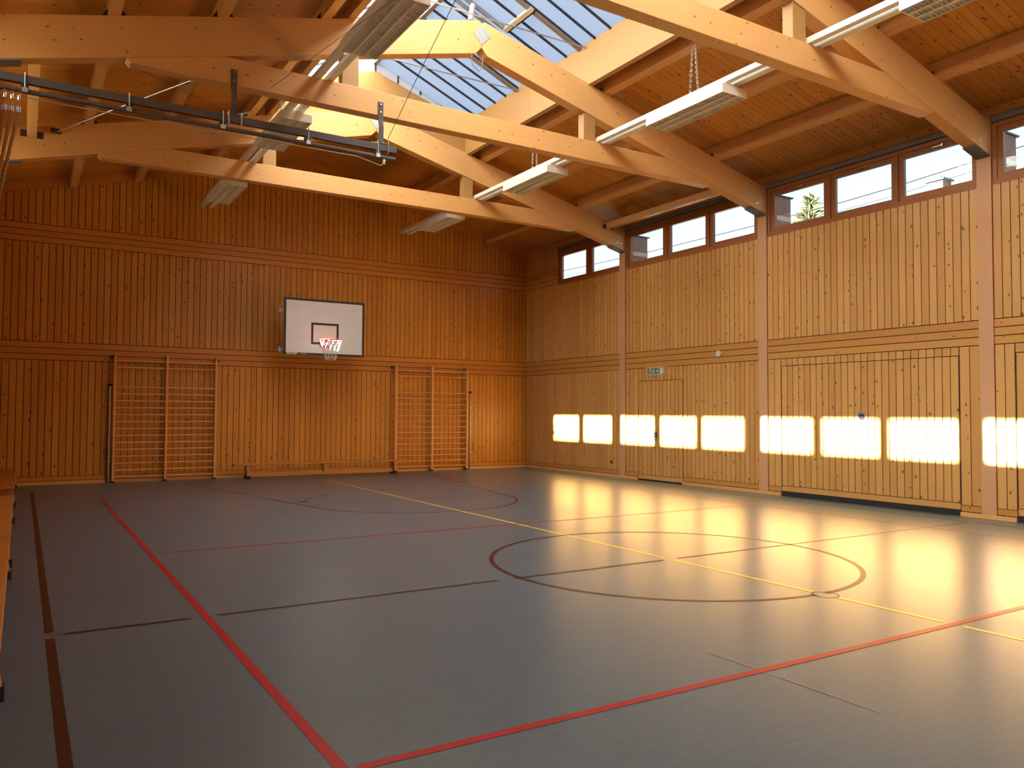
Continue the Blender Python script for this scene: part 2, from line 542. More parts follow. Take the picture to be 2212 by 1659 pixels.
# ---- wall cladding
PITCH_R, PITCH_F, GAP = 0.1225, 0.1247, 0.0125
def zslope_top(fn): return fn
def boards_x(mb, y0, y1, z0, z1, sgn=1, x=W, pitch=PITCH_R):
    """vertical boards on a side wall; sgn +1 = right wall (faces -x)"""
    n = max(1, round((y1 - y0) / pitch)); p = (y1 - y0) / n
    for i in range(n):
        a, b = y1 - i * p - GAP / 2, y1 - (i + 1) * p + GAP / 2
        mb.board().box((x, b, z0), (x + sgn * 0.016, a, z1), (0, 0, 1))
def planks_x(mb, y0, y1, zs, sgn=1, x=W):
    for a, b in zs: mb.board().box((x, y0, a + GAP / 2), (x + sgn * 0.016, y1, b - GAP / 2), (0, 1, 0))
def third(a, b): return [(a + (b - a) * i / 3, a + (b - a) * (i + 1) / 3) for i in range(3)]
B1, B2, C1, C2 = 2.485, 2.85, 4.83, 5.20      # the two horizontal bands
SILL, HEAD = 4.775, 5.675                      # ribbon windows
POST = 0.205
ends = [D] + TR + [2.05]
DOORS = {1: (12.285, 13.70, 2.19), 2: (6.52, 9.755, 2.345), 3: (2.51, 5.74, 2.345)}
wr = MB(); bandr = MB(); plr = MB()
for i in range(4):
    y1 = ends[i] - (POST / 2 if i else 0); y0 = ends[i + 1] + POST / 2
    cut = [d for d in DOORS.values() if d[0] > y0 and d[1] < y1]
    segs = [(y0, y1, 0.165)] if not cut else [(y0, cut[0][0] - 0.004, 0.165), (cut[0][0], cut[0][1], cut[0][2] + 0.012), (cut[0][1] + 0.004, y1, 0.165)]
    for a, b, z in segs:
        boards_x(wr, a, b, z, B1 - GAP / 2)
        if z < 0.2:
            planks_x(plr, a, b, [(0.066, 0.163)])
    planks_x(bandr, y0, y1, third(B1, B2))
    if i == 0:
        boards_x(wr, y0, 16.85, B2 + GAP / 2, SILL)
        boards_x(wr, 16.855, y1, B2 + GAP / 2, C1 - GAP / 2)
        planks_x(bandr, 16.855, y1, third(C1, C2))
        boards_x(wr, 16.855, y1, C2 + GAP / 2, 5.93)
    else:
        boards_x(wr, y0, y1, B2 + GAP / 2, SILL)
# masonry / studs behind the boards, with the window openings left out
bk = MB(); bk.m = 1
bk.box((W + 0.016, NEAR, -0.2), (W + 0.16, D + 0.2, SILL - 0.01))
bk.box((W + 0.016, NEAR, HEAD + 0.005), (W + 0.16, D + 0.2, 6.05))
bk.box((W + 0.016, 16.86, SILL - 0.01), (W + 0.16, D + 0.2, HEAD + 0.005))
for y in TR + [2.05]: bk.box((W + 0.016, y - 0.10, SILL - 0.01), (W + 0.16, y + 0.10, HEAD + 0.005))
bk.box((W + 0.016, NEAR, SILL - 0.01), (W + 0.16, -2.0, HEAD + 0.005))
bk.m = 0
bk.box((W, NEAR, 0), (W + 0.016, 2.05 - 0.1, SILL)); bk.box((W, NEAR, HEAD), (W + 0.016, 2.05 - 0.1, 5.93))
bk.box((W, 2.0, HEAD + 0.105), (W + 0.016, 16.86, 5.93), (0, 1, 0))
def merge(dst, src, mi):
    o = len(dst.v)
    dst.v += src.v
    dst.f += [tuple(i + o for i in f) for f in src.f]
    dst.uv += src.uv; dst.rn += src.rn; dst.mi += [mi] * len(src.f)
merge(bk, wr, 0); merge(bk, bandr, 2); merge(bk, plr, 2)
bk.build('wall_right', [MW['wallr'], M_GAP, MW['bandr']], kind='structure', label='long right wall of vertical pine boards with a horizontal board band')

# far gable wall
wf = MB(); wf.m = 1
wf.extrude([(LW - 0.2, D + 0.016, -0.2), (W + 0.2, D + 0.016, -0.2), (W + 0.2, D + 0.016, deck(W + 0.2) + 0.1), (XM, D + 0.016, deck(XM) + 0.1), (LW - 0.2, D + 0.016, deck(LW - 0.2) + 0.1)], (0, 0.2, 0))
wf.m = 0
nb = round((W - LW) / PITCH_F); pf = (W - LW) / nb
for i in range(nb):
    x0, x1 = LW + i * pf + GAP / 2, LW + (i + 1) * pf - GAP / 2
    for z0, z1 in ((0.165, B1 - GAP / 2), (B2 + GAP / 2, C1 - GAP / 2)):
        wf.board().box((x0, D, z0), (x1, D + 0.016, z1), (0, 0, 1))
    wf.board()
    za, zb = deck(x0) - 0.01, deck(x1) - 0.01
    wf.hexa([(x0, D, C2 + GAP / 2), (x1, D, C2 + GAP / 2), (x1, D + 0.016, C2 + GAP / 2), (x0, D + 0.016, C2 + GAP / 2)],
            [(x0, D, za), (x1, D, zb), (x1, D + 0.016, zb), (x0, D + 0.016, za)], (0, 0, 1))
wf.m = 2
for a, b in third(B1, B2) + third(C1, C2) + [(0.066, 0.163)]:
    wf.board().box((LW, D, a + GAP / 2), (W, D + 0.016, b - GAP / 2), (1, 0, 0))
wf.build('wall_far', [MW['wall'], M_GAP, MW['band']], kind='structure', label='far gable wall of vertical pine boards with two horizontal bands')
# sloping trim boards under the deck on the gable
for k, s_ in enumerate((-1, 1)):
    mb = MB().board()
    xa, xb = XM, XM + s_ * (W - XM)
    q = [(xa, D - 0.03, deck(xa) - 0.17), (xb, D - 0.03, deck(xb) - 0.17), (xb, D - 0.03, deck(xb)), (xa, D - 0.03, deck(xa))]
    if s_ < 0: q = q[::-1]
    mb.extrude(q, (0, 0.03, 0), (1, 0, -SL * s_))
    mb.build('trim_%d' % (k + 1), MW['band'], kind='structure', label='sloping board along the top of the far gable, %s half' % ('left', 'right')[k])

# left wall with its row of windows, and the wall behind the camera
wl = MB().board()
wl.box((LW - 0.16, NEAR, -0.2), (LW, D + 0.2, SILL), (0, 0, 1))
wl.box((LW - 0.16, NEAR, HEAD), (LW, D + 0.2, 6.05), (0, 0, 1))
wl.box((LW - 0.16, 16.85, SILL), (LW, D + 0.2, HEAD))
lposts = TR + [2.05, -2.01]
for y in lposts: wl.box((LW - 0.16, y - POST / 2, SILL), (LW, y + POST / 2, HEAD), (0, 0, 1))
wl.box((LW - 0.16, NEAR, SILL), (LW, NEAR + 0.2, HEAD))
wl.build('wall_left', MW['wall'], kind='structure', label='left side wall of pine with a ribbon of high windows')
wnr = MB().board()
wnr.extrude([(W + 0.2, NEAR, -0.2), (LW - 0.2, NEAR, -0.2), (LW - 0.2, NEAR, deck(LW - 0.2) + 0.1), (XM, NEAR, deck(XM) + 0.1), (W + 0.2, NEAR, deck(W + 0.2) + 0.1)], (0, -0.2, 0), (0, 0, 1))
wnr.build('wall_near', MW['wall'], kind='structure', label='near gable wall behind the viewer')

# skirting
bb = MB().board().box((LW, D - 0.028, 0), (W, D, 0.062), (1, 0, 0))
bb.build('baseboard_far', MW['base'], kind='structure', label='pale skirting along the far wall')
bb = MB()
for a, b in ((13.70, D - 0.028), (9.755, 12.285), (5.74, 6.52), (NEAR, 2.51)):
    bb.board().box((W - 0.03, a + 0.003, 0), (W, b - 0.003, 0.062), (0, 1, 0))
bb.build('baseboard_right', MW['base'], kind='structure', label='pale skirting along the right wall broken at the doors')

# ---- roof deck (planks down the slope) + outer skin
cl = MB()
PW = 0.118
def deck_side(s_, y0, y1, xin):
    xa, xb = XM + s_ * xin, XM + s_ * (W + 0.16 - XM)
    n = round((y1 - y0) / PW); p = (y1 - y0) / n
    t = 0.02
    for i in range(n):
        a, b = y0 + i * p + 0.0025, y0 + (i + 1) * p - 0.0025
        cl.board(); cl.m = 0
        bt = [(xa, a, deck(xa)), (xb, a, deck(xb)), (xb, b, deck(xb)), (xa, b, deck(xa))]
        if s_ < 0: bt = [bt[1], bt[0], bt[3], bt[2]]
        cl.hexa(bt, [(x, y, z + t) for x, y, z in bt], (1, 0, -SL * s_))
    cl.m = 1
    bt = [(xa, y0, deck(xa) + t), (xb, y0, deck(xb) + t), (xb, y1, deck(xb) + t), (xa, y1, deck(xa) + t)]
    if s_ < 0: bt = [bt[1], bt[0], bt[3], bt[2]]
    cl.hexa(bt, [(x, y, z + 0.12) for x, y, z in bt])
for s_ in (-1, 1):
    deck_side(s_, NEAR, TR[0] + 0.032, CURB + 0.1)
    deck_side(s_, TR[0] + 0.032, D + 0.02, 0.0)
    deck_side(s_, NEAR, -2.06, 0.0)
cl.build('ceiling', [MW['roof'], M_GAP], kind='structure', label='sloping pine plank ceiling on both sides of the skylight')

# ---- ribbon windows
GL = {0: [(15.69, 16.735), (14.40, 15.444)]}
def bay_glass(yp): return [(yp - 1.315, yp - 0.25), (yp - 2.58, yp - 1.545), (yp - 3.85, yp - 2.79)]
for i, y in enumerate(TR): GL[i + 1] = bay_glass(y)
def sash(n, a, b, side):
    x = W if side > 0 else LW
    def X(t): return x + side * t
    nm = 'window_%d' % n
    mb = MB()
    f = 0.09
    z0, z1 = 4.925, 5.525
    mb.board().box((X(0.03), a - f, z0 - f), (X(0.095), b + f, z0), (0, 1, 0))
    mb.board().box((X(0.03), a - f, z1), (X(0.095), b + f, z1 + f), (0, 1, 0))
    mb.board().box((X(0.03), a - f, z0), (X(0.095), a, z1), (0, 0, 1))
    mb.board().box((X(0.03), b, z0), (X(0.095), b + f, z1), (0, 0, 1))
    w_ = mb.build(nm, MW['frame'], kind='structure', label='high tilting window in the %s wall' % ('right' if side > 0 else 'left'))
    boxobj('pane', (X(0.066), a - 0.01, z0 - 0.01), (X(0.074), b + 0.01, z1 + 0.01), M_GLASS, w_)
    if side > 0:
        c = (a + b) / 2
        h = MB().box((X(0.006), c - 0.09, z1 + 0.035), (X(0.03), c + 0.05, z1 + 0.055))
        h.box((X(-0.004), c - 0.12, z1 + 0.025), (X(0.03), c - 0.09, z1 + 0.065))
        h.build('latch', M_CHROME, w_, label='silver latch')
        hg = MB()
        for yy in (a + 0.12, b - 0.12): hg.box((X(0.012), yy - 0.05, z0 - f - 0.012), (X(0.03), yy + 0.05, z0 - f))
        hg.build('hinge', M_DARK, w_)
    return w_
k = 0
for i in range(4):
    for a, b in GL[i]:
        k += 1; sash(k, a, b, 1)
for i in range(4):
    for a, b in GL[i]:
        k += 1; sash(k, a, b, -1)
for y in (2.05, -2.01):
    for a, b in bay_glass(y):
        k += 1; sash(k, a, b, -1)
# fixed frames round the sashes (both side walls)
def fixed(nm, side, bays):
    x = W if side > 0 else LW
    def X(t): return x + side * t
    mb = MB()
    for y0, y1, gl in bays:
        mb.board().box((X(-0.004), y0, SILL), (X(0.16), y1, 4.845), (0, 1, 0))
        mb.board().box((X(0.012), y0, 5.607), (X(0.16), y1, HEAD), (0, 1, 0))
        ys = sorted([q for g in gl for q in g])
        edges = [y0] + ys + [y1]
        for j in range(0, len(edges), 2):
            a, b = edges[j], edges[j + 1]
            if j == 0: b -= 0.084
            elif j == len(edges) - 2: a += 0.084
            else: a += 0.084; b -= 0.084
            if b - a > 0.003:
                mb.board().box((X(0.01), a, 4.845), (X(0.16), b, 5.607), (0, 0, 1))
    return mb.build(nm, MW['frame'], kind='structure', label='fixed timber frame round the high windows, %s wall' % ('right' if side > 0 else 'left'))
rb = []
for i in range(4):
    rb.append((ends[i + 1] + POST / 2, 16.85 if i == 0 else ends[i] - POST / 2, GL[i]))
fixed('trim_3', 1, rb)
lb = list(rb) + [(-2.01 + POST / 2, 2.05 - POST / 2, bay_glass(2.05)), (NEAR + 0.2, -2.01 - POST / 2, bay_glass(-2.01))]
fixed('trim_4', -1, lb)
# grey channel above the window heads
gc = MB()
for i in range(4):
    y1 = 16.85 if i == 0 else ends[i] - POST / 2
    gc.box((W - 0.03, ends[i + 1] + POST / 2, HEAD + 0.005), (W + 0.016, y1, HEAD + 0.10))
gc.build('trim_5', M_GREYSTRIP, kind='structure', label='grey channel over the right hand windows')

# ---- doors in the right wall (flush, clad like the wall)
def door(n, y0, y1, zt, zb, splits, lab):
    mb = MB()
    ed = [y0 + 0.006] + splits + [y1 - 0.006]
    for a, b in zip(ed[:-1], ed[1:]):
        a += 0.003; b -= 0.003
        boards_x(mb, a, b, zb + 0.10, zt)
        mb.board().box((W, a, zb), (W + 0.016, b, zb + 0.09), (0, 1, 0))
    mb.m = 1
    mb.box((W + 0.012, y0 + 0.006, zb), (W + 0.0155, y1 - 0.006, zt))
    return mb.build('door_%d' % n, [MW['wallr'], M_GAP], kind='structure', label=lab)
d1 = door(1, 12.285, 13.70, 2.19, 0.03, [13.265], 'flush boarded double door below the green exit sign')
MB().box((W - 0.004, 12.29, 0.002), (W + 0.012, 13.695, 0.024)).build('threshold', M_RUBBER, d1, label='black threshold strip')
d2 = door(2, 6.52, 9.755, 2.345, 0.09, [], 'wide flush boarded store gate with black foot strip')
MB().box((W - 0.012, 6.525, 0.002), (W + 0.012, 9.75, 0.086)).build('kick_strip', M_RUBBER, d2, label='black rubber foot strip')
d3 = door(3, 2.51, 5.74, 2.345, 0.09, [], 'store gate at the right edge of the view')
MB().box((W - 0.012, 2.515, 0.002), (W + 0.012, 5.735, 0.086)).build('kick_strip', M_RUBBER, d3, label='black rubber foot strip')
def handle(parent, yc, zc):
    mb = MB()
    mb.box((W - 0.010, yc - 0.062, zc - 0.10), (W + 0.001, yc + 0.062, zc + 0.10))
    h = mb.build('handle_plate', M_POLE, parent, bevel=0.003, label='steel recessed door handle')
    mb = MB()
    mb.box((W - 0.0125, yc - 0.044, zc - 0.022), (W - 0.010, yc + 0.044, zc + 0.062))
    mb.build('handle_recess', M_DARK, h)
    mb = MB().tube([(W - 0.012, yc + 0.035, zc + 0.022), (W - 0.03, yc + 0.03, zc + 0.022), (W - 0.032, yc - 0.035, zc + 0.018)], 0.007, 8)
    mb.build('lever', M_CHROME, h, smooth=True)
    lathe(MB(), [(0, -0.016), (0.011, -0.016), (0.011, -0.009)], 'x', (W, yc, zc - 0.055), 12).build('lock_cylinder', M_BRASS, h)
handle(d1, 13.395, 0.99); handle(d1, 13.125, 0.99)
def shell(parent, yc, zc):
    mb = MB().box((W - 0.008, yc - 0.072, zc - 0.085), (W + 0.001, yc + 0.072, zc + 0.085))
    h = mb.build('shell_plate', M_STEEL, parent, bevel=0.003, label='grey steel shell handle')
    lathe(MB(), [(0.001, -0.0105), (0.048, -0.0105), (0.056, -0.014), (0.060, -0.008)], 'x', (W, yc, zc - 0.012), 24).build('shell_recess', M_DARK, h)
    lathe(MB(), [(0, -0.024), (0.010, -0.024), (0.013, -0.010)], 'x', (W, yc, zc - 0.03), 12).build('knob', M_CHROME, h)
shell(d2, 8.13, 1.445)

# ---- outside: ground
MB().box((-90, -90, -0.6), (120, 140, -0.25)).build('ground', M_GROUND, kind='structure', label='ground outside the hall')

# ================================================================ SKYLIGHT
SK0, SK1 = -2.05, TR[0] + 0.06
skl = thing('skylight', 'long opal ridge skylight between two timber kerb beams', 'skylight', (XM, 6.0, 7.4))
RZ, GZ = 8.245, 7.435               # ridge and eaves of the glazing
def gz(x): return RZ - (RZ - GZ) * abs(x - XM) / CURB
for s_, lab in ((-1, 'left'), (1, 'right')):
    xi = XM + s_ * CURB
    mb = MB().board()
    x0, x1 = (xi, xi + 0.10) if s_ > 0 else (xi - 0.10, xi)
    yj = [SK1 + 0.03, TR[1] + 1.6, TR[2] - 1.0, SK0 - 0.03]
    for a, b in zip(yj[1:], yj[:-1]):
        mb.board().box((x0, a + 0.001, raf_top(xi) - (0.025 if s_ > 0 else 0.025)), (x1, b - 0.001, 7.42), (0, 1, 0))
    mb.build('kerb_beam', MW['kerb'], skl, label='%s timber kerb beam' % lab)
    mb = MB()
    q = [(XM, SK0, RZ), (XM + s_ * (CURB + 0.10), SK0, gz(XM + CURB + 0.10)), (XM + s_ * (CURB + 0.10), SK1, gz(XM + CURB + 0.10)), (XM, SK1, RZ)]
    if s_ < 0: q = [q[1], q[0], q[3], q[2]]
    mb.face(q[::-1])
    mb.build('glazing', M_OPAL, skl, label='opal panels of the %s slope' % lab)
    for j in range(26):
        y = 13.775 - 0.39 * j
        thick = j % 5 == 4
        w_, h_ = (0.075, 0.07) if thick else (0.022, 0.035)
        xo = XM + s_ * 0.03; xe = XM + s_ * (CURB + 0.02)
        up_ = Vector((s_ * (RZ - GZ) / CURB, 0, 1)).normalized()
        off = -up_ * (h_ / 2 + 0.004)
        mb = MB().beam(Vector((xo, y, gz(xo))) + off, Vector((xe, y, gz(xe))) + off, w_, h_, up_)
        mb.build('glazing_bar', M_BARB if thick else M_BAR, skl)
        if thick:
            mb = MB().beam(Vector((xo, y - 0.045, gz(xo))) + off * 0.5, Vector((xe, y - 0.045, gz(xe))) + off * 0.5, 0.014, 0.03, up_)
            mb.build('bar_seal', M_BAR, skl)
# gable fascia over the far skylight end, on the third truss
yf = TR[0] - 0.02
def fas(x): return 8.03 - 0.262 * abs(x - XM)
for s_ in (-1, 1):
    mb = MB().board()
    xe = XM + s_ * (CURB - 0.002)
    q = [(XM + s_ * 0.001, yf, raf_top(XM) - 0.02), (xe, yf, raf_top(xe) - 0.02), (xe, yf, min(fas(xe), gz(xe) - 0.03)), (XM + s_ * 0.001, yf, fas(XM))]
    if s_ < 0: q = q[::-1]
    mb.extrude(q, (0, 0.05, 0), (1, 0, -0.26 * s_))
    mb.build('gable_fascia', MW['kerb'], skl)
mb = MB()
xs = [XM - CURB, XM, XM + CURB]
for xa, xb in zip(xs[:-1], xs[1:]):
    mb.face([(xa, yf + 0.025, fas(xa) - 0.05), (xb, yf + 0.025, fas(xb) - 0.05), (xb, yf + 0.025, gz(xb)), (xa, yf + 0.025, gz(xa))])
mb.build('gable_glazing', M_OPAL, skl)
for x in (XM - 1.42, XM - 0.98, XM - 0.50, XM, XM + 0.47, XM + 0.95, XM + 1.40):
    MB().box((x - 0.013, yf + 0.0, fas(x) - 0.01), (x + 0.013, yf + 0.024, gz(x) - 0.004)).build('gable_bar', M_BAR, skl)
# near end closure
mb = MB()
mb.extrude([(XM + CURB, SK0, raf_top(XM + CURB) - 0.05), (XM - CURB, SK0, raf_top(XM - CURB) - 0.05), (XM - CURB, SK0, GZ), (XM, SK0, RZ), (XM + CURB, SK0, GZ)], (0, -0.05, 0))
mb.build('end_panel', MW['kerb'], skl)
# ridge bar, tie rods across, vent with actuator
MB().box((XM - 0.04, SK0, RZ - 0.075), (XM + 0.04, SK1, RZ - 0.005)).build('ridge_bar', M_BARB, skl)
for y in (10.11, 12.13, 8.10, 6.08):
    MB().tube([(XM - CURB, y, 7.35), (XM, y, 7.335), (XM + CURB + 0.0, y, 7.35)], 0.011, 8).build('tie_rod', M_STEEL, skl, smooth=True)
slope_up = Vector(((RZ - GZ) / CURB, 0, 1)).normalized()
xv = 6.65
def onsl(x, y, d): return Vector((x, y, gz(x))) - slope_up * d
MB().beam(onsl(xv, 10.22, .06), onsl(xv, 11.03, .06), 0.07, 0.08, slope_up).build('vent_rail', M_BEIGE, skl, label='beige lower rail of the roof vent')
MB().beam(onsl(xv + 0.05, 10.22, .05), onsl(xv + 0.05, 11.03, .05), 0.025, 0.06, slope_up).build('vent_seal', M_BAR, skl)
for y in (11.03, 11.20):
    MB().beam(onsl(XM + 0.06, y, .055), onsl(xv + (0.04 if y < 11.1 else 0.0), y, .055), 0.045, 0.05, slope_up).build('vent_stile', M_STEEL, skl)
MB().tube([(6.02, 11.02, 8.03), (5.99, 11.06, 7.78)], 0.042, 12).build('vent_actuator', M_WHITE, skl, smooth=True, label='white vent actuator')
MB().tube([(5.99, 11.06, 7.78), (5.97, 11.09, 7.60)], 0.018, 10).build('actuator_rod', M_STEEL, skl, smooth=True)

# ================================================================ TRUSSES
TT = 0.19
def make_truss(label):
    t = thing('roof_truss', label, 'truss', (XM, TR[0], 5.22), 'glued timber roof trusses')
    y0 = TR[0] - TT / 2
    for s_ in (-1, 1):
        xe = XM + s_ * 6.095
        xa = XM + s_ * 0.004
        q = [(xa, y0, raf_bot(xa)), (xe, y0, raf_bot(xe)), (xe, y0, raf_top(xe)), (xa, y0, raf_top(xa))]
        # eased lower corner of the ridge joint
        q = [(XM + s_ * 0.10, y0, raf_bot(XM + s_ * 0.10)), (xe, y0, raf_bot(xe)), (xe, y0, raf_top(xe)), (XM + s_ * 0.05, y0, raf_top(XM + 0.05)), (xa, y0, raf_top(xa) - 0.05), (xa, y0, raf_bot(xa) + 0.08)]
        if s_ < 0: q = q[::-1]
        r = MB().board().extrude(q, (0, TT, 0), (1, 0, -SL * s_)).build('rafter', MW['beam'], t, bevel=0.006)
        # steel bearing shoe and its dowels
        m2 = MB()
        xs_ = [XM + s_ * 5.74, XM + s_ * 6.10]
        q = [(xs_[0], y0 - 0.004, raf_bot(xs_[0]) - 0.022), (xs_[1], y0 - 0.004, raf_bot(xs_[1]) - 0.022), (xs_[1], y0 - 0.004, raf_bot(xs_[1]) - 0.002), (xs_[0], y0 - 0.004, raf_bot(xs_[0]) - 0.002)]
        if s_ < 0: q = q[::-1]
        m2.extrude(q, (0, TT + 0.008, 0)).build('bearing_plate', M_GREYSTRIP, t, label='grey steel bearing plate')
        if s_ > 0:
            for dx, dz in ((0.20, 0.12), (0.20, 0.20), (0.25, 0.10), (0.25, 0.18), (0.31, 0.12), (0.31, 0.20), (0.10, 0.14)):
                x = XM + s_ * (6.095 - dx)
                lathe(MB(), [(0, -0.004), (0.010, -0.004), (0.010, 0.002)], 'y', (x, y0, raf_bot(x) + dz), 8).build('dowel', M_CHROME, r)
    # collar tie, ends cut to the rafters
    zb, zt = 5.515, 5.842
    xt = (6.765 - zt) / SL
    yt = y0 + 0.004
    xe = 4.71
    q = [(XM - 4.66, yt, zb), (XM + 4.66, yt, zb), (XM + xe, yt, raf_bot(XM + xe) - 0.001), (XM + xt, yt, zt), (XM - xt, yt, zt), (XM - xe, yt, raf_bot(XM - xe) - 0.001)]
    MB().board().extrude(q, (0, TT - 0.008, 0), (1, 0, 0)).build('tie_beam', MW['beam'], t, bevel=0.006)
    for s_ in (-1, 1):
        x = XM + s_ * 2.0
        mb = MB().board()
        a, b = x - 0.115, x + 0.115
        yy0, yy1 = y0 + 0.02, y0 + TT - 0.02
        mb.hexa([(a, yy0, zt - 0.001), (b, yy0, zt - 0.001), (b, yy1, zt - 0.001), (a, yy1, zt - 0.001)],
                [(a, yy0, raf_bot(a) + 0.001), (b, yy0, raf_bot(b) + 0.001), (b, yy1, raf_bot(b) + 0.001), (a, yy1, raf_bot(a) + 0.001)], (0, 0, 1))
        mb.build('hanger_post', MW['kerb'], t, bevel=0.005)
    # diamond gusset at the ridge, both faces
    for yg, dv in ((y0 - 0.008, 0.008), (y0 + TT, 0.008)):
        q = [(XM, yg, 6.895), (XM + 0.145, yg, 7.04), (XM, yg, 7.183), (XM - 0.145, yg, 7.04)]
        MB().extrude(q, (0, dv, 0)).build('gusset_plate', M_GALV, t, label='diamond shaped galvanised plate')
    return t
t3 = make_truss('farthest complete roof truss, nearest to the basketball hoop wall')
copy_tree(t3, (XM, TR[1], 5.22), 'middle roof truss carrying the grey rope rail')
copy_tree(t3, (XM, TR[2], 5.22), 'nearest roof truss cut off by the top of the photo')

# ---- posts of the right wall
def make_post(y, label):
    p = thing('timber_post', label, 'post', (W - 0.012, y, 0), 'timber posts of the right wall')
    MB().board().box((W - 0.026, y - POST / 2, 0.0), (W - 0.0008, y + POST / 2, 5.20), (0, 0, 1)).build('shaft', MW['post'], p, bevel=0.004)
    MB().board().box((W - 0.016, y - POST / 2, 5.20), (W - 0.0008, y + POST / 2, 5.86), (0, 0, 1)).build('upper_shaft', MW['post'], p)
    return p
p3 = make_post(TR[0], 'pale timber post left of the exit sign')
copy_tree(p3, (W - 0.012, TR[1], 0), 'pale timber post between the exit door and the wide store gate')
copy_tree(p3, (W - 0.012, TR[2], 0), 'pale timber post nearest the right edge of the photo')

# ---- purlins on the rafters
def purlin(xc, side, label, bk_=True):
    p = thing('roof_purlin', label, 'purlin', (xc, 8.0, raf_top(xc)), 'roof purlins')
    mb = MB()
    ys = [D - 0.03, TR[0], TR[1], TR[2], 2.05, -2.0]
    hw = 0.068
    for a, b in zip(ys[1:], ys[:-1]):
        mb.board()
        bt = [(xc - hw, a, raf_top(xc - hw)), (xc + hw, a, raf_top(xc + hw)), (xc + hw, b, raf_top(xc + hw)), (xc - hw, b, raf_top(xc - hw))]
        tp = [(x, y, deck(x) - 0.001) for x, y, z in bt]
        mb.hexa(bt, tp, (0, 1, 0))
    mb.build('beam', MW['beam'], p)
    if bk_:
        for y in TR:
            for s2 in (-1, 1):
                x = xc + s2 * hw
                q = [(x, y - 0.05, raf_top(x) + 0.002), (x + s2 * 0.07, y - 0.05, raf_top(x + s2 * 0.07) + 0.002), (x, y - 0.05, raf_top(x) + 0.10)]
                if s2 < 0: q = q[::-1]
                MB().extrude(q, (0, 0.004, 0)).build('angle_bracket', M_DARK, p)
    return p
for side, nm in ((1, 'right'), (-1, 'left')):
    for dx, which in ((2.34, 'uppermost purlin beside the %s skylight kerb'), (3.64, 'middle purlin above the %s row of lights'), (4.84, 'lowest purlin near the %s eave')):
        purlin(XM + side * dx, side, 'timber ' + which % nm)
for side, lab in ((1, 'short timber strut just above the right windows, between far and middle truss'), (-1, 'short timber strut at the left eave, between far and middle truss')):
    xc = XM + side * 5.61
    s_ = thing('eave_strut', lab, 'strut', (xc, 12.2, 5.68), 'eave struts')
    MB().board().box((xc - 0.065, TR[1] + TT / 2, 5.665), (xc + 0.065, TR[0] - TT / 2, 5.80), (0, 1, 0)).build('beam', MW['beam'], s_, bevel=0.004)
    MB().box((xc - 0.15, TR[0] - TT / 2 - 0.012, 5.66), (xc - 0.066, TR[0] - TT / 2, 5.76)).build('bracket', M_DARK, s_)
    MB().box((xc + 0.066, TR[0] - TT / 2 - 0.012, 5.66), (xc + 0.15, TR[0] - TT / 2, 5.76)).build('bracket', M_DARK, s_)

# ================================================================ LIGHTING
def chain(mb, p0, p1, link=0.045, r=0.0035):
    p0, p1 = Vector(p0), Vector(p1)
    L_ = (p1 - p0).length
    n = max(2, int(L_ / (link * 0.72)))
    d = (p1 - p0) / n
    dn = d.normalized()
    sA = dn.orthogonal().normalized(); sB = dn.cross(sA)
    for i in range(n):
        c = p0 + d * (i + 0.5)
        s_ = sA if i % 2 else sB
        pts = []
        for k in range(8):
            a = 2 * math.pi * k / 8
            pts.append(c + dn * (math.cos(a) * link / 2) + s_ * (math.sin(a) * link * 0.27))
        mb.tube(pts, r, 4, closed=True)
XR, XL = 7.915, 3.285
for xc, lab in ((XR, 'right'), (XL, 'left')):
    t = thing('lighting_track', 'long white twin lighting track on the trusses, %s of the skylight' % lab, 'lighting track', (xc, 8, 5.85), 'lighting tracks')
    for s_ in (-1, 1):
        c = xc + s_ * 0.083
        mb = MB()
        mb.box((c - 0.045, 0.3, 5.846), (c + 0.045, 17.9, 5.905), (0, 1, 0))
        mb.box((c - 0.03, 0.3, 5.905), (c + 0.03, 17.9, 5.93), (0, 1, 0))
        mb.build('track_profile', M_WHITE, t, bevel=0.004)
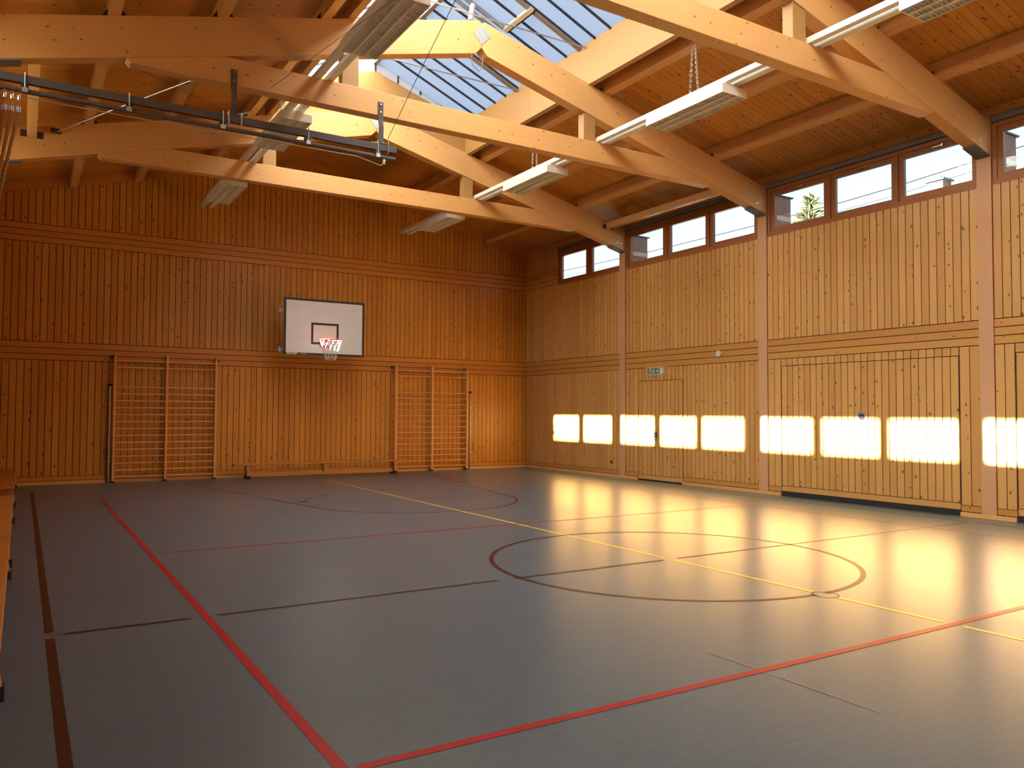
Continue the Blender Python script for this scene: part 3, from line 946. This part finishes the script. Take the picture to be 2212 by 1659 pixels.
def make_light(xc, yc, label):
    t = thing('louvre_light', label, 'light fixture', (xc, yc, 5.68), 'hanging louvre lights')
    hw, hl = 0.225, 0.75
    z0, z1 = 5.682, 5.80
    mb = MB()
    mb.box((xc - hw, yc - hl, z0), (xc - hw + 0.012, yc + hl, z1))
    mb.box((xc + hw - 0.012, yc - hl, z0), (xc + hw, yc + hl, z1))
    mb.box((xc - hw + 0.012, yc - hl, z0), (xc + hw - 0.012, yc - hl + 0.012, z1))
    mb.box((xc - hw + 0.012, yc + hl - 0.012, z0), (xc + hw - 0.012, yc + hl, z1))
    mb.box((xc - hw + 0.012, yc - hl + 0.012, z0 + 0.036), (xc + hw - 0.012, yc + hl - 0.012, z1))
    mb.box((xc - 0.13, yc - hl + 0.05, z1), (xc + 0.13, yc + hl - 0.05, 5.846))
    mb.build('housing', M_WHITE, t)
    lv = MB()
    for i in range(1, 3):
        x = xc - hw + 0.012 + (2 * hw - 0.024) * i / 3
        lv.box((x - 0.012, yc - hl + 0.012, z0 + 0.002), (x + 0.012, yc + hl - 0.012, z0 + 0.036))
    for i in range(1, 30):
        y = yc - hl + 0.012 + (2 * hl - 0.024) * i / 30
        lv.box((xc - hw + 0.012, y - 0.0022, z0 + 0.004), (xc + hw - 0.012, y + 0.0022, z0 + 0.022))
    lv.build('louvre_grid', M_LOUVRE, t)
    for i in range(3):
        x = xc - hw + 0.012 + (2 * hw - 0.024) * (i + 0.5) / 3
        MB().tube([(x, yc - hl + 0.05, z0 + 0.030), (x, yc + hl - 0.05, z0 + 0.030)], 0.0065, 10).build('lamp_tube', M_SIGNW, t, smooth=True)
    zc = raf_top(xc) + 0.20
    for dy in (-0.085, 0.085):
        c = MB(); chain(c, (xc, yc + dy, 5.93), (xc, yc + dy * 0.12, zc), 0.05, 0.0032)
        c.build('hanging_chain', M_GALV, t, label='steel chain')
    MB().tube([(xc, yc, zc - 0.02), (xc, yc, deck(xc) + 0.005)], 0.012, 8).build('ceiling_hook', M_DARK, t)
    return t
lr = make_light(XR, 8.03, 'white louvre light right of skylight between the nearest and middle truss')
copy_tree(lr, (XR, 12.1, 5.68), 'white louvre light right of skylight between the middle and far truss')
copy_tree(lr, (XR, 15.95, 5.68), 'white louvre light right of skylight just in front of the far wall')
copy_tree(lr, (XR, 4.08, 5.68), 'white louvre light cut by the top edge above the right windows')
ll = make_light(XL, 8.08, 'largest looking louvre light, left row, in front of the ridge joint')
copy_tree(ll, (XL, 12.05, 5.68), 'white louvre light, left row, behind the grey rope rail')
copy_tree(ll, (XL, 15.95, 5.68), 'white louvre light, left row, hanging before the far wall boards')

# ================================================================ CLIMBING ROPE RAIL
YR = 9.99
rail = thing('rope_rail', 'dark grey steel rope rail under the middle truss', 'rail', (2.0, YR, 5.0))
MB().box((LW + 0.02, YR - 0.03, 5.005), (4.275, YR + 0.03, 5.095), (1, 0, 0)).build('upper_beam', M_RAIL, rail, bevel=0.004)
MB().tube([(LW + 0.02, YR, 4.925), (4.26, YR, 4.925)], 0.027, 14).build('trolley_track', M_RAIL, rail, smooth=True)
for xh, lab in ((2.14, 'h1'), (4.07, 'h2')):
    yt = TR[1] - TT / 2
    mb = MB()
    mb.box((xh - 0.038, yt - 0.012, 5.47), (xh + 0.038, yt, 5.70))
    mb.extrude([(xh - 0.04, yt - 0.012, 5.47), (xh + 0.04, yt - 0.012, 5.47), (xh + 0.03, YR + 0.035, 5.36), (xh - 0.03, YR + 0.035, 5.36)][::-1], (0, 0.012, 0.003))
    mb.box((xh - 0.034, YR + 0.031, 5.09), (xh + 0.034, YR + 0.045, 5.37))
    mb.box((xh - 0.07, YR - 0.035, 5.096), (xh + 0.07, YR + 0.05, 5.112))
    h = mb.build('hanger_bracket', M_RAIL, rail, bevel=0.003)
    b = MB()
    for z in (5.56, 5.665): lathe(b, [(0, -0.022), (0.015, -0.022), (0.015, -0.012)], 'y', (xh, yt, z), 8)
    b.build('bolt', M_CHROME, h)
    for dx in (-0.075, 0.075):
        MB().tube([(xh + dx, YR - 0.036, 5.14), (xh + dx, YR - 0.036, 4.985), (xh + dx, YR + 0.036, 4.985), (xh + dx, YR + 0.036, 5.14)], 0.008, 8).build('u_bolt', M_GALV, rail, smooth=True)
for xc_ in (-0.05, 0.97, 2.0, 3.05, 4.0):
    mb = MB()
    mb.box((xc_ - 0.035, YR - 0.04, 4.955), (xc_ + 0.035, YR + 0.04, 5.004))
    c = mb.build('track_clamp', M_BLACK, rail)
    mb = MB()
    mb.tube([(xc_, YR - 0.036, 4.93), (xc_, YR - 0.036, 5.12)], 0.008, 8)
    mb.box((xc_ - 0.028, YR - 0.045, 4.905), (xc_ + 0.028, YR - 0.027, 4.955))
    mb.build('clamp_bolt', M_GALV, c)
MB().tube([(-0.02, YR, 4.86), (0.8, YR - 0.01, 4.85), (1.8, YR - 0.02, 4.845), (2.8, YR - 0.03, 4.86), (3.7, YR - 0.03, 4.865), (4.05, YR - 0.02, 4.80), (4.12, YR - 0.01, 4.885)], 0.006, 6).build('pull_cord', M_CORD, rail, smooth=True)
for xh in (2.14, 4.07):
    c = MB(); chain(c, (xh + 0.03, YR + 0.0, 5.115), (xh + (0.20 if xh < 3 else -0.26), YR + 0.05, 5.20 if xh < 3 else 5.10), 0.05, 0.0045)
    c.build('safety_chain', M_GALV, rail, label='short steel safety chain')
MB().tube([(4.10, YR, 4.90), (4.10, YR, 4.83)], 0.018, 10).build('pulley', M_GALV, rail)
# ropes bunched at the left end and drawn down towards the left wall
def make_rope(i, x0, label):
    t = thing('climbing_rope', label, 'rope', (x0, YR, 4.9), 'climbing ropes hanging bunched at the left')
    top = Vector((x0, YR, 4.70))
    end = Vector((-0.415 + 0.012 * i, 9.74 - 0.055 * i, 2.55))
    n = 90
    core = []
    for k in range(n + 1):
        u = k / n
        p = top.lerp(end, u); p.x += -0.10 * math.sin(math.pi * u) * (0.4 + 0.1 * i) * 0.3
        core.append(p)
    mb = MB()
    for s_ in range(3):
        pts = []
        for k, p in enumerate(core):
            a = 2 * math.pi * (k / 7.0 + s_ / 3)
            pts.append(p + Vector((math.cos(a) * 0.010, math.sin(a) * 0.010, 0)))
        mb.tube(pts, 0.0105, 6)
    mb.build('twisted_rope', M_ROPE, t, smooth=True)
    sh = MB()
    sh.tube([(x0, YR, 4.68), (x0, YR, 4.74)], 0.024, 12)
    sh.build('ferrule', M_CHROME, t, smooth=True, label='chrome ferrule')
    sk = MB()
    pts = [Vector((x0 + 0.0, YR + 0.022 * math.cos(a), 4.775 + 0.045 * math.sin(a))) for a in [2 * math.pi * k / 14 for k in range(14)]]
    sk.tube(pts, 0.007, 6, closed=True)
    sk.tube([(x0, YR, 4.82), (x0, YR, 4.895)], 0.016, 10)
    sk.box((x0 - 0.02, YR - 0.035, 4.87), (x0 + 0.02, YR + 0.035, 4.897))
    sk.build('shackle', M_CHROME, t, label='chrome shackle')
for i, (x, lab) in enumerate(((-0.10, 'rightmost of the climbing ropes at the left edge'), (-0.165, 'second climbing rope from the right at the left edge'), (-0.23, 'third climbing rope from the right at the left edge'), (-0.295, 'leftmost visible climbing rope at the left edge'))):
    make_rope(i, x, lab)
# brace rod and wires about the rail
br = thing('brace_rod', 'silver diagonal brace rod behind the rope rail', 'rod', (1.0, 12, 5.7))
MB().tube([(0.36, 14.10, 5.80), (1.02, 12.0, 5.62), (1.66, 10.16, 5.49)], 0.017, 10).build('rod', M_CHROME, br, smooth=True)
MB().box((0.28, 14.02, 5.78), (0.42, 14.14, 5.83)).build('foot_plate', M_DARK, br)
def wire(pts, label, r=0.004):
    o = MB().tube(pts, r, 6).build('steel_wire', M_CABLE, smooth=True)
    tag(o, label, 'wire')
wire([(4.13, YR - 0.05, 5.165), (3.73, 8.0, 5.345), (3.344, 6.06, 5.518)], 'thin wire rising from the right end of the rope rail')
wire([(2.59, TR[1] - 0.105, 5.57), (2.89, 8.0, 5.545), (3.197, 6.06, 5.518)], 'thin wire crossing in front of the largest louvre light', 0.003)
wire([(0.95, TR[1] - 0.08, 5.50), (1.5, 10.0, 5.30), (2.06, YR + 0.06, 5.16)], 'thin wire between the rope rail and the left tie beam end', 0.003)
wire([(3.32, TR[0] - TT / 2 - 0.01, 5.66), (4.2, 15.6, 6.1), (5.3, D - 0.35, 6.90)], 'thin wire from the far tie beam up to the ridge', 0.003)
wire([(11.08, TR[0] - 0.16, 5.70), (11.03, 13.3, 6.0), (11.0, 12.9, 6.08)], 'thin wire hanging beside the right eave strut', 0.003)
wire([(XM - 0.18, TR[1] - 0.1, 6.72), (XM - 0.17, TR[1] - 0.12, 6.55), (XM - 0.07, TR[1] - 0.14, 6.46), (XM + 0.0, TR[1] - 0.12, 6.58), (XM + 0.02, TR[1] - 0.1, 6.74)], 'white loose cable hanging below the middle ridge joint', 0.006)

# ================================================================ BASKETBALL HOOP
YB = D - 1.35
hoop = thing('basketball_hoop', 'basketball hoop with white backboard on the far wall', 'basketball hoop', (XM, D, 2.7))
BX0, BX1, BZ0, BZ1 = XM - 0.905, XM + 0.905, 2.712, 3.935
board = MB().box((BX0, YB, BZ0), (BX1, YB + 0.022, BZ1)).build('backboard', M_BOARD, hoop)
bd = MB()
def ring_rect(mb, x0, x1, z0, z1, w, y0, y1):
    mb.box((x0, y0, z0), (x1, y1, z0 + w)); mb.box((x0, y0, z1 - w), (x1, y1, z1))
    mb.box((x0, y0, z0 + w), (x0 + w, y1, z1 - w)); mb.box((x1 - w, y0, z0 + w), (x1, y1, z1 - w))
ring_rect(bd, BX0 - 0.002, BX1 + 0.002, BZ0 - 0.002, BZ1 + 0.002, 0.048, YB - 0.004, YB + 0.024)
bd.build('board_edge', M_BLACK, board, label='black edge band')
bd = MB(); ring_rect(bd, XM - 0.31, XM + 0.31, 2.95, 3.425, 0.048, YB - 0.003, YB + 0.001)
bd.build('target_square', M_BLACK, board, label='black target rectangle')
sc_ = MB()
for x, z in ((XM - 0.60, 3.73), (XM + 0.62, 3.73), (XM - 0.60, 3.10), (XM + 0.62, 3.10)):
    lathe(sc_, [(0, -0.004), (0.012, -0.004), (0.012, 0.001)], 'y', (x, YB, z), 10)
sc_.build('board_screw', M_STEEL, board)
def lettering(txt, size, loc, m, parent, bold=0.0, shear=0.0, name='lettering'):
    cu = bpy.data.curves.new('txt', 'FONT')
    cu.body = txt; cu.size = size; cu.extrude = 0.0012; cu.offset = bold; cu.shear = shear
    cu.resolution_u = 3
    o = bpy.data.objects.new('txt', cu)
    COL.objects.link(o)
    dg = bpy.context.evaluated_depsgraph_get()
    me = bpy.data.meshes.new_from_object(o.evaluated_get(dg))
    bpy.data.objects.remove(o); bpy.data.curves.remove(cu)
    me.transform(Matrix.Translation(Vector(loc)) @ Matrix.Rotation(math.radians(90), 4, 'X'))
    off = Vector((0, 0, 0)); p = parent
    while p is not None: off += p.location; p = p.parent
    me.transform(Matrix.Translation(-off))
    me.materials.clear(); me.materials.append(m)
    q = bpy.data.objects.new(name, me); COL.objects.link(q); q.parent = parent
    return q
lettering('ERHARD', 0.062, (BX0 + 0.055, YB - 0.0055, BZ0 + 0.004), M_SIGNW, board, 0.0015, 0.25)
lettering('SPORT', 0.045, (BX0 + 0.36, YB - 0.0055, BZ0 + 0.006), M_PALE, board, 0.0, 0.2)
# rim + net
RC = Vector((XM, YB - 0.40, 3.03)); RR = 0.232
rim = MB()
rim.tube([RC + Vector((math.cos(a) * RR, math.sin(a) * RR, 0)) for a in [2 * math.pi * k / 40 for k in range(40)]], 0.0095, 8, closed=True)
rim.tube([RC + Vector((-0.10, 0.21, 0)), RC + Vector((-0.13, 0.40, -0.03))], 0.009, 8)
rim.tube([RC + Vector((0.10, 0.21, 0)), RC + Vector((0.13, 0.40, -0.03))], 0.009, 8)
rim.box((XM - 0.10, YB - 0.175, RC.z - 0.012), (XM + 0.10, YB - 0.006, RC.z - 0.004))
rim.box((XM - 0.115, YB - 0.012, RC.z - 0.14), (XM + 0.115, YB - 0.004, RC.z + 0.03))
rm = rim.build('rim', M_RED, hoop, smooth=True, label='red steel ring')
net = MB()
def netr(u):     # narrowing bag
    return RR * (1 - u) ** 1.0 + 0.095 * u if u < 0.55 else (RR * 0.45 + 0.095 * 0.55) + (0.105 - (RR * 0.45 + 0.095 * 0.55)) * ((u - 0.55) / 0.45)
NS, HGT = 12, 0.43
for fam in (-1, 1):
    for k in range(NS):
        pts = []
        for j in range(21):
            u = j / 20
            tri = 2.6 * u
            a = 2 * math.pi * (k + fam * tri * 0.55) / NS
            r = netr(u)
            pts.append(RC + Vector((math.cos(a) * r, math.sin(a) * r, -0.012 - HGT * u)))
        net.tube(pts, 0.0036, 5)
net.build('net', M_NET, hoop, smooth=True, label='white cord net')
# steel carrier behind the board
fr = MB()
for x in (XM - 0.62, XM + 0.62):
    fr.box((x - 0.025, YB + 0.023, 2.78), (x + 0.025, YB + 0.073, 3.87))
for z in (2.82, 3.66):
    fr.box((BX0 - 0.03, YB + 0.03, z - 0.025), (BX1 - 0.2, YB + 0.08, z + 0.025))
fr.build('carrier_frame', M_STEEL, hoop)
for z in (2.80, 3.64):
    hb = MB()
    hb.box((BX0 - 0.11, YB + 0.03, z - 0.02), (BX0 - 0.045, YB + 0.07, z + 0.04))
    hb.box((BX0 - 0.10, YB - 0.0, z - 0.05), (BX0 - 0.085, YB + 0.1, z + 0.075))
    hb.tube([(BX0 - 0.05, YB + 0.05, z - 0.06), (BX0 - 0.05, YB + 0.05, z + 0.09)], 0.014, 8)
    hb.build('hinge_bracket', M_STEEL, hoop)
for x in (XM - 0.40, XM + 0.40):
    for z in (2.95, 3.70):
        MB().beam((x, YB + 0.073, z), (x, D - 0.012, z), 0.05, 0.05).build('wall_arm', M_STEEL, hoop)
    MB().beam((x, YB + 0.075, 3.0), (x, D - 0.02, 3.66), 0.03, 0.03).build('diagonal_strut', M_STEEL, hoop)
    MB().box((x - 0.05, D - 0.012, 2.86), (x + 0.05, D, 3.80)).build('wall_plate', M_STEEL, hoop)

# ================================================================ WALL BARS
RUNGS = [2.515, 2.377, 1.968, 1.824, 1.680, 1.537, 1.393, 1.250, 1.106, 0.963, 0.820, 0.677, 0.534, 0.392, 0.250, 0.112]
def make_bars(xs, label):
    t = thing('wall_bars', label, 'wall bars', (xs[1], D - 0.1, 0), 'double wall bars on the far wall')
    for i, x in enumerate(xs):
        u = MB().board().box((x - 0.022, D - 0.165, 0.012), (x + 0.022, D - 0.045, 2.64), (0, 0, 1)).build('upright', MW['gym'], t, bevel=0.006)
        MB().box((x - 0.028, D - 0.175, 0.0), (x + 0.028, D - 0.035, 0.035)).build('foot_shoe', M_RUBBER, u, label='black foot')
        MB().box((x - 0.026, D - 0.170, 0.035), (x - 0.0221, D - 0.06, 0.13)).build('foot_plate', M_BRASS, u)
    for xa, xb in zip(xs[:-1], xs[1:]):
        for z in RUNGS:
            mb = MB().board()
            n = 12; y = D - 0.115
            ring0, ring1 = [], []
            for k in range(n):
                a = 2 * math.pi * k / n
                dy, dz = 0.021 * math.cos(a), 0.0165 * math.sin(a)
                ring0.append((xa + 0.021, y + dy, z + dz)); ring1.append((xb - 0.021, y + dy, z + dz))
            for k in range(n):
                j = (k + 1) % n
                mb.face([ring0[k], ring1[k], ring1[j], ring0[j]], (1, 0, 0))
            mb.build('rung', MW['gym'], t, smooth=True)
    for x, s_ in ((xs[0], -1), (xs[2], 1)):
        mb = MB()
        mb.box((x + s_ * 0.022, D - 0.05, 2.56), (x + s_ * 0.085, D, 2.62))
        mb.box((x - 0.024, D - 0.172, 2.60), (x + 0.024 + s_ * 0.01, D, 2.615))
        mb.build('wall_bracket', M_DARK, t, label='dark steel wall bracket')
    return t
wb1 = make_bars([1.621, 2.617, 3.613], 'wooden wall bars on the left part of the far wall')
copy_tree(wb1, (8.862, D - 0.1, 0), 'wooden wall bars right of the basketball hoop behind the bench end')

# ---- slim aluminium posts standing by the wall bars
def make_pole(x, label):
    t = thing('net_post', label, 'post', (x, D - 0.085, 0), 'metal net posts against the far wall')
    y = D - 0.085
    MB().tube([(x, y, 0.0), (x, y, 2.0)], 0.026, 14).build('tube', M_POLE, t, smooth=True)
    lathe(MB(), [(0, 2.035), (0.034, 2.035), (0.036, 1.985), (0.026, 1.98)], 'z', (x, y, 0), 14).build('cap', M_RUBBER, t, label='black cap')
    for z in (1.60, 0.455):
        mb = lathe(MB(), [(0.026, z - 0.02), (0.034, z - 0.02), (0.034, z + 0.02), (0.026, z + 0.02)], 'z', (x, y, 0), 14)
        mb.box((x - 0.012, y + 0.026, z - 0.014), (x + 0.012, D, z + 0.014))
        mb.build('wall_clip', M_BRASS, t)
    s_ = 1 if x > XM else -1
    MB().tube([(x + s_ * 0.026, y, 0.50), (x + s_ * 0.085, y, 0.50), (x + s_ * 0.085, y, 0.70), (x + s_ * 0.026, y, 0.70)], 0.006, 8).build('crank_loop', M_DARK, t, smooth=True)
make_pole(1.540, 'slim metal net post left of the left wall bars')
make_pole(9.985, 'slim metal net post right of the right wall bars')

# ================================================================ BENCHES
def make_bench(loc, L_, along, label, group):
    """gymnastics bench: seat plank, three splayed legs, balance beam below; along = 'x' or 'y'"""
    t = thing('gym_bench', label, 'bench', loc, group)
    x, y, _ = loc
    def P(a, b, z): return (x + a, y + b, z) if along == 'x' else (x + b, y + a, z)
    def B(mb, a0, a1, b0, b1, z0, z1): mb.box(P(a0, b0, z0), P(a1, b1, z1), (1, 0, 0) if along == 'x' else (0, 1, 0)); return mb
    h = L_ / 2
    B(MB().board(), -h, h, -0.125, 0.125, 0.298, 0.332).build('seat', MW['bench'], t, bevel=0.008)
    B(MB().board(), -h + 0.34, h - 0.34, -0.042, 0.042, 0.05, 0.135).build('balance_beam', MW['bench'], t, bevel=0.005)
    for a in (-h + 0.30, 0.0, h - 0.30):
        mb = MB().board()
        tw, bw = 0.095, 0.135 if a else 0.10
        zb = 0.045 if a else 0.10
        lo = [P(a - 0.03, -bw, zb), P(a + 0.03, -bw, zb), P(a + 0.03, bw, zb), P(a - 0.03, bw, zb)]
        hi = [P(a - 0.03, -tw, 0.299), P(a + 0.03, -tw, 0.299), P(a + 0.03, tw, 0.299), P(a - 0.03, tw, 0.299)]
        if along != 'x': lo = [lo[1], lo[0], lo[3], lo[2]]; hi = [hi[1], hi[0], hi[3], hi[2]]
        mb.hexa(lo, hi, (0, 0, 1))
        lg = mb.build('leg', MW['bench'], t, bevel=0.004)
        if a:
            for s_ in (-1, 1):
                B(MB(), a - 0.036, a + 0.036, s_ * 0.143 - (0.065 if s_ > 0 else 0), s_ * 0.143 + (0.065 if s_ < 0 else 0), 0.0, 0.075).build('rubber_foot', M_RUBBER, lg, label='black rubber foot')
    return t
make_bench((5.955, D - 0.48, 0), 4.05, 'x', 'long wooden bench below the basketball hoop along the far wall', 'gym benches')
XB = -0.185
for yc, lab in ((16.10, 'farthest wooden bench along the left edge, touching the far wall corner'), (10.62, 'middle wooden bench along the left edge of the photo'), (6.57, 'nearest wooden bench at the lower left edge of the photo')):
    make_bench((XB, yc, 0), 4.0, 'y', lab, 'gym benches')

# ================================================================ FITTINGS ON THE RIGHT WALL
ex = thing('exit_sign', 'green exit sign in a white wire cage above the double door', 'exit sign', (W, 13.06, 2.40))
MB().box((W - 0.065, 12.83, 2.335), (W, 13.29, 2.46)).build('lamp_body', M_WHITE, ex, bevel=0.004)
MB().box((W - 0.069, 12.93, 2.342), (W - 0.0655, 13.285, 2.455)).build('green_panel', M_GREEN, ex)
pg = MB()      # running figure, doorway and arrow in white
yb, xx0, xx1 = 13.25, W - 0.0715, W - 0.0692
def pgb(a0, a1, z0, z1): pg.box((xx0, yb - a1, z0), (xx1, yb - a0, z1))
def pgs(p, q, w): pg.beam((W - 0.070, yb - p[0], p[1]), (W - 0.070, yb - q[0], q[1]), w, 0.002, (1, 0, 0))
pgb(0.00, 0.010, 2.355, 2.442); pgb(0.05, 0.06, 2.355, 2.442); pgb(0.01, 0.05, 2.433, 2.442)
pgs((0.13, 2.42), (0.115, 2.39), 0.02); pgs((0.115, 2.39), (0.135, 2.372), 0.011); pgs((0.135, 2.372), (0.128, 2.352), 0.010)
pgs((0.115, 2.39), (0.095, 2.375), 0.011); pgs((0.095, 2.375), (0.08, 2.376), 0.010); pgs((0.128, 2.415), (0.15, 2.40), 0.009); pgs((0.125, 2.415), (0.10, 2.41), 0.009)
lathe(pg, [(0, 0), (0.010, 0), (0.010, 0.003)], 'x', (W - 0.0715, yb - 0.137, 2.438), 10)
pgb(0.20, 0.275, 2.392, 2.406); pgs((0.275, 2.399), (0.245, 2.425), 0.013); pgs((0.275, 2.399), (0.245, 2.373), 0.013)
pg.build('pictogram', M_SIGNW, ex, label='white running figure and arrow')
cg = MB()
for y in (12.80, 12.93, 13.06, 13.19, 13.32):
    cg.tube([(W, y, 2.485), (W - 0.10, y, 2.475), (W - 0.10, y, 2.315), (W, y, 2.305)], 0.0045, 6)
for z, x in ((2.475, W - 0.10), (2.315, W - 0.10), (2.485, W - 0.003), (2.305, W - 0.003)):
    cg.tube([(x, 12.80, z), (x, 13.32, z)], 0.0045, 6)
cg.build('wire_cage', M_WHITE, ex, label='white wire guard')
al = thing('alarm_sounder', 'round white sounder in a wire guard on the right wall band', 'alarm', (W, 11.25, 2.665))
lathe(MB(), [(0, -0.062), (0.03, -0.062), (0.034, -0.055), (0.05, -0.055), (0.058, -0.045), (0.064, -0.01), (0.064, 0.001)], 'x', (W, 11.25, 2.665), 24).build('housing', M_WHITE, al, smooth=True)
cg = MB()
for a in range(6):
    an = math.pi * a / 6
    c_, s2 = math.cos(an) * 0.085, math.sin(an) * 0.085
    cg.tube([(W, 11.25 + c_, 2.665 + s2), (W - 0.07, 11.25 + c_ * 0.8, 2.665 + s2 * 0.8), (W - 0.085, 11.25, 2.665), (W - 0.07, 11.25 - c_ * 0.8, 2.665 - s2 * 0.8), (W, 11.25 - c_, 2.665 - s2)], 0.0025, 5)
cg.build('wire_guard', M_WHITE, al)
so = thing('wall_socket', 'small dark grey wall socket low down left of the timber post', 'socket', (W, 14.65, 0.34))
MB().box((W - 0.012, 14.61, 0.30), (W, 14.69, 0.38)).build('cover', M_SOCK, so, bevel=0.003)
lathe(MB(), [(0, -0.0135), (0.026, -0.0135), (0.028, -0.011)], 'x', (W, 14.65, 0.34), 16).build('insert', M_RUBBER, so)

# ================================================================ OUTSIDE, SEEN THROUGH THE WINDOWS
for y, lab in ((TR[0], 'reddish outside pier in the window right of the far timber post'), (TR[1], 'reddish outside pier in the window left of the conifer'), (TR[2], 'reddish outside pier in the window at the right edge')):
    p = thing('wall_pier', lab, 'pier', (12.2, y, -0.25), 'outside wall piers')
    MB().box((W + 0.161, y - 0.13, -0.25), (W + 0.63, y + 0.10, 5.58)).build('shaft', M_PIER, p)
    MB().box((W + 0.161, y - 0.16, 5.58), (W + 0.68, y + 0.13, 5.605)).build('cap', M_DARK, p)
    MB().box((W + 0.165, y - 0.134, 5.13), (W + 0.634, y + 0.104, 5.22)).build('pale_band', M_PALE, p)
tree = thing('conifer_tree', 'sunlit conifer outside, seen through a high right window', 'tree', (20.0, 15.45, -0.25))
MB().tube([(20.0, 15.45, -0.25), (20.0, 15.45, 4.0), (20.02, 15.45, 7.75)], [0.18, 0.12, 0.02], 10).build('trunk', M_BARK, tree, smooth=True)
lf = MB()
rnd = random.Random(3)
for i in range(2600):
    u = rnd.random() ** 0.8
    z = 8.0 - 5.7 * u
    R = 0.18 + 2.5 * u
    a = rnd.uniform(0, 2 * math.pi)
    rr = R * rnd.uniform(0.35, 1.0)
    c = Vector((20.0 + math.cos(a) * rr, 15.45 + math.sin(a) * rr, z + rnd.uniform(-.1, .1)))
    d = Vector((math.cos(a), math.sin(a), rnd.uniform(-0.1, 0.7))).normalized()
    l = rnd.uniform(0.18, 0.42)
    s_ = d.cross(Vector((0, 0, 1))).normalized() * l * 0.16
    w_ = d.cross(s_).normalized() * l * 0.13
    b0, tip = c - d * l * 0.4, c + d * l * 0.6
    q = [b0 + s_, b0 + w_, b0 - s_, b0 - w_]
    for k in range(4): lf.face([q[k], q[(k + 1) % 4], tip])
lf.build('foliage', M_LEAF, tree)
hs = thing('neighbour_house', 'pale chimney of a neighbouring house outside the right windows', 'house', (25.0, 14.5, -0.25))
MB().box((23.0, 10.5, -0.25), (30.0, 17.0, 4.6)).build('wall', M_HOUSE, hs)
rf = MB()
rf.extrude([(22.7, 10.2, 4.6), (30.3, 10.2, 4.6), (26.5, 10.2, 6.3)], (0, 7.1, 0))
rf.build('roof', M_TILE, hs)
ch = MB().box((23.6, 13.48, 4.7), (24.05, 13.97, 8.61)).build('chimney', M_HOUSE, hs)
mb = MB().box((23.54, 13.42, 8.61), (24.11, 14.03, 8.67))
lathe(mb, [(0, 8.88), (0.05, 8.78), (0.11, 8.78), (0.11, 8.67)], 'z', (23.8, 13.72, 0), 12)
mb.build('chimney_cap', M_DARK, ch)
for (dz, r_, lab) in ((0.0, 0.013, 'upper power line outside the right windows'), (-0.20, 0.007, 'thinner lower power line outside the right windows')):
    o = MB().tube([(16.77, y, z + dz) for y, z in ((-15, 7.7), (5, 6.97), (8.95, 6.755), (10.6, 6.655), (12.3, 6.595), (15, 6.57), (19, 6.58), (40, 7.0))], r_, 6).build('power_line', M_WIRE, smooth=True)
    tag(o, lab, 'power line', 'power lines')
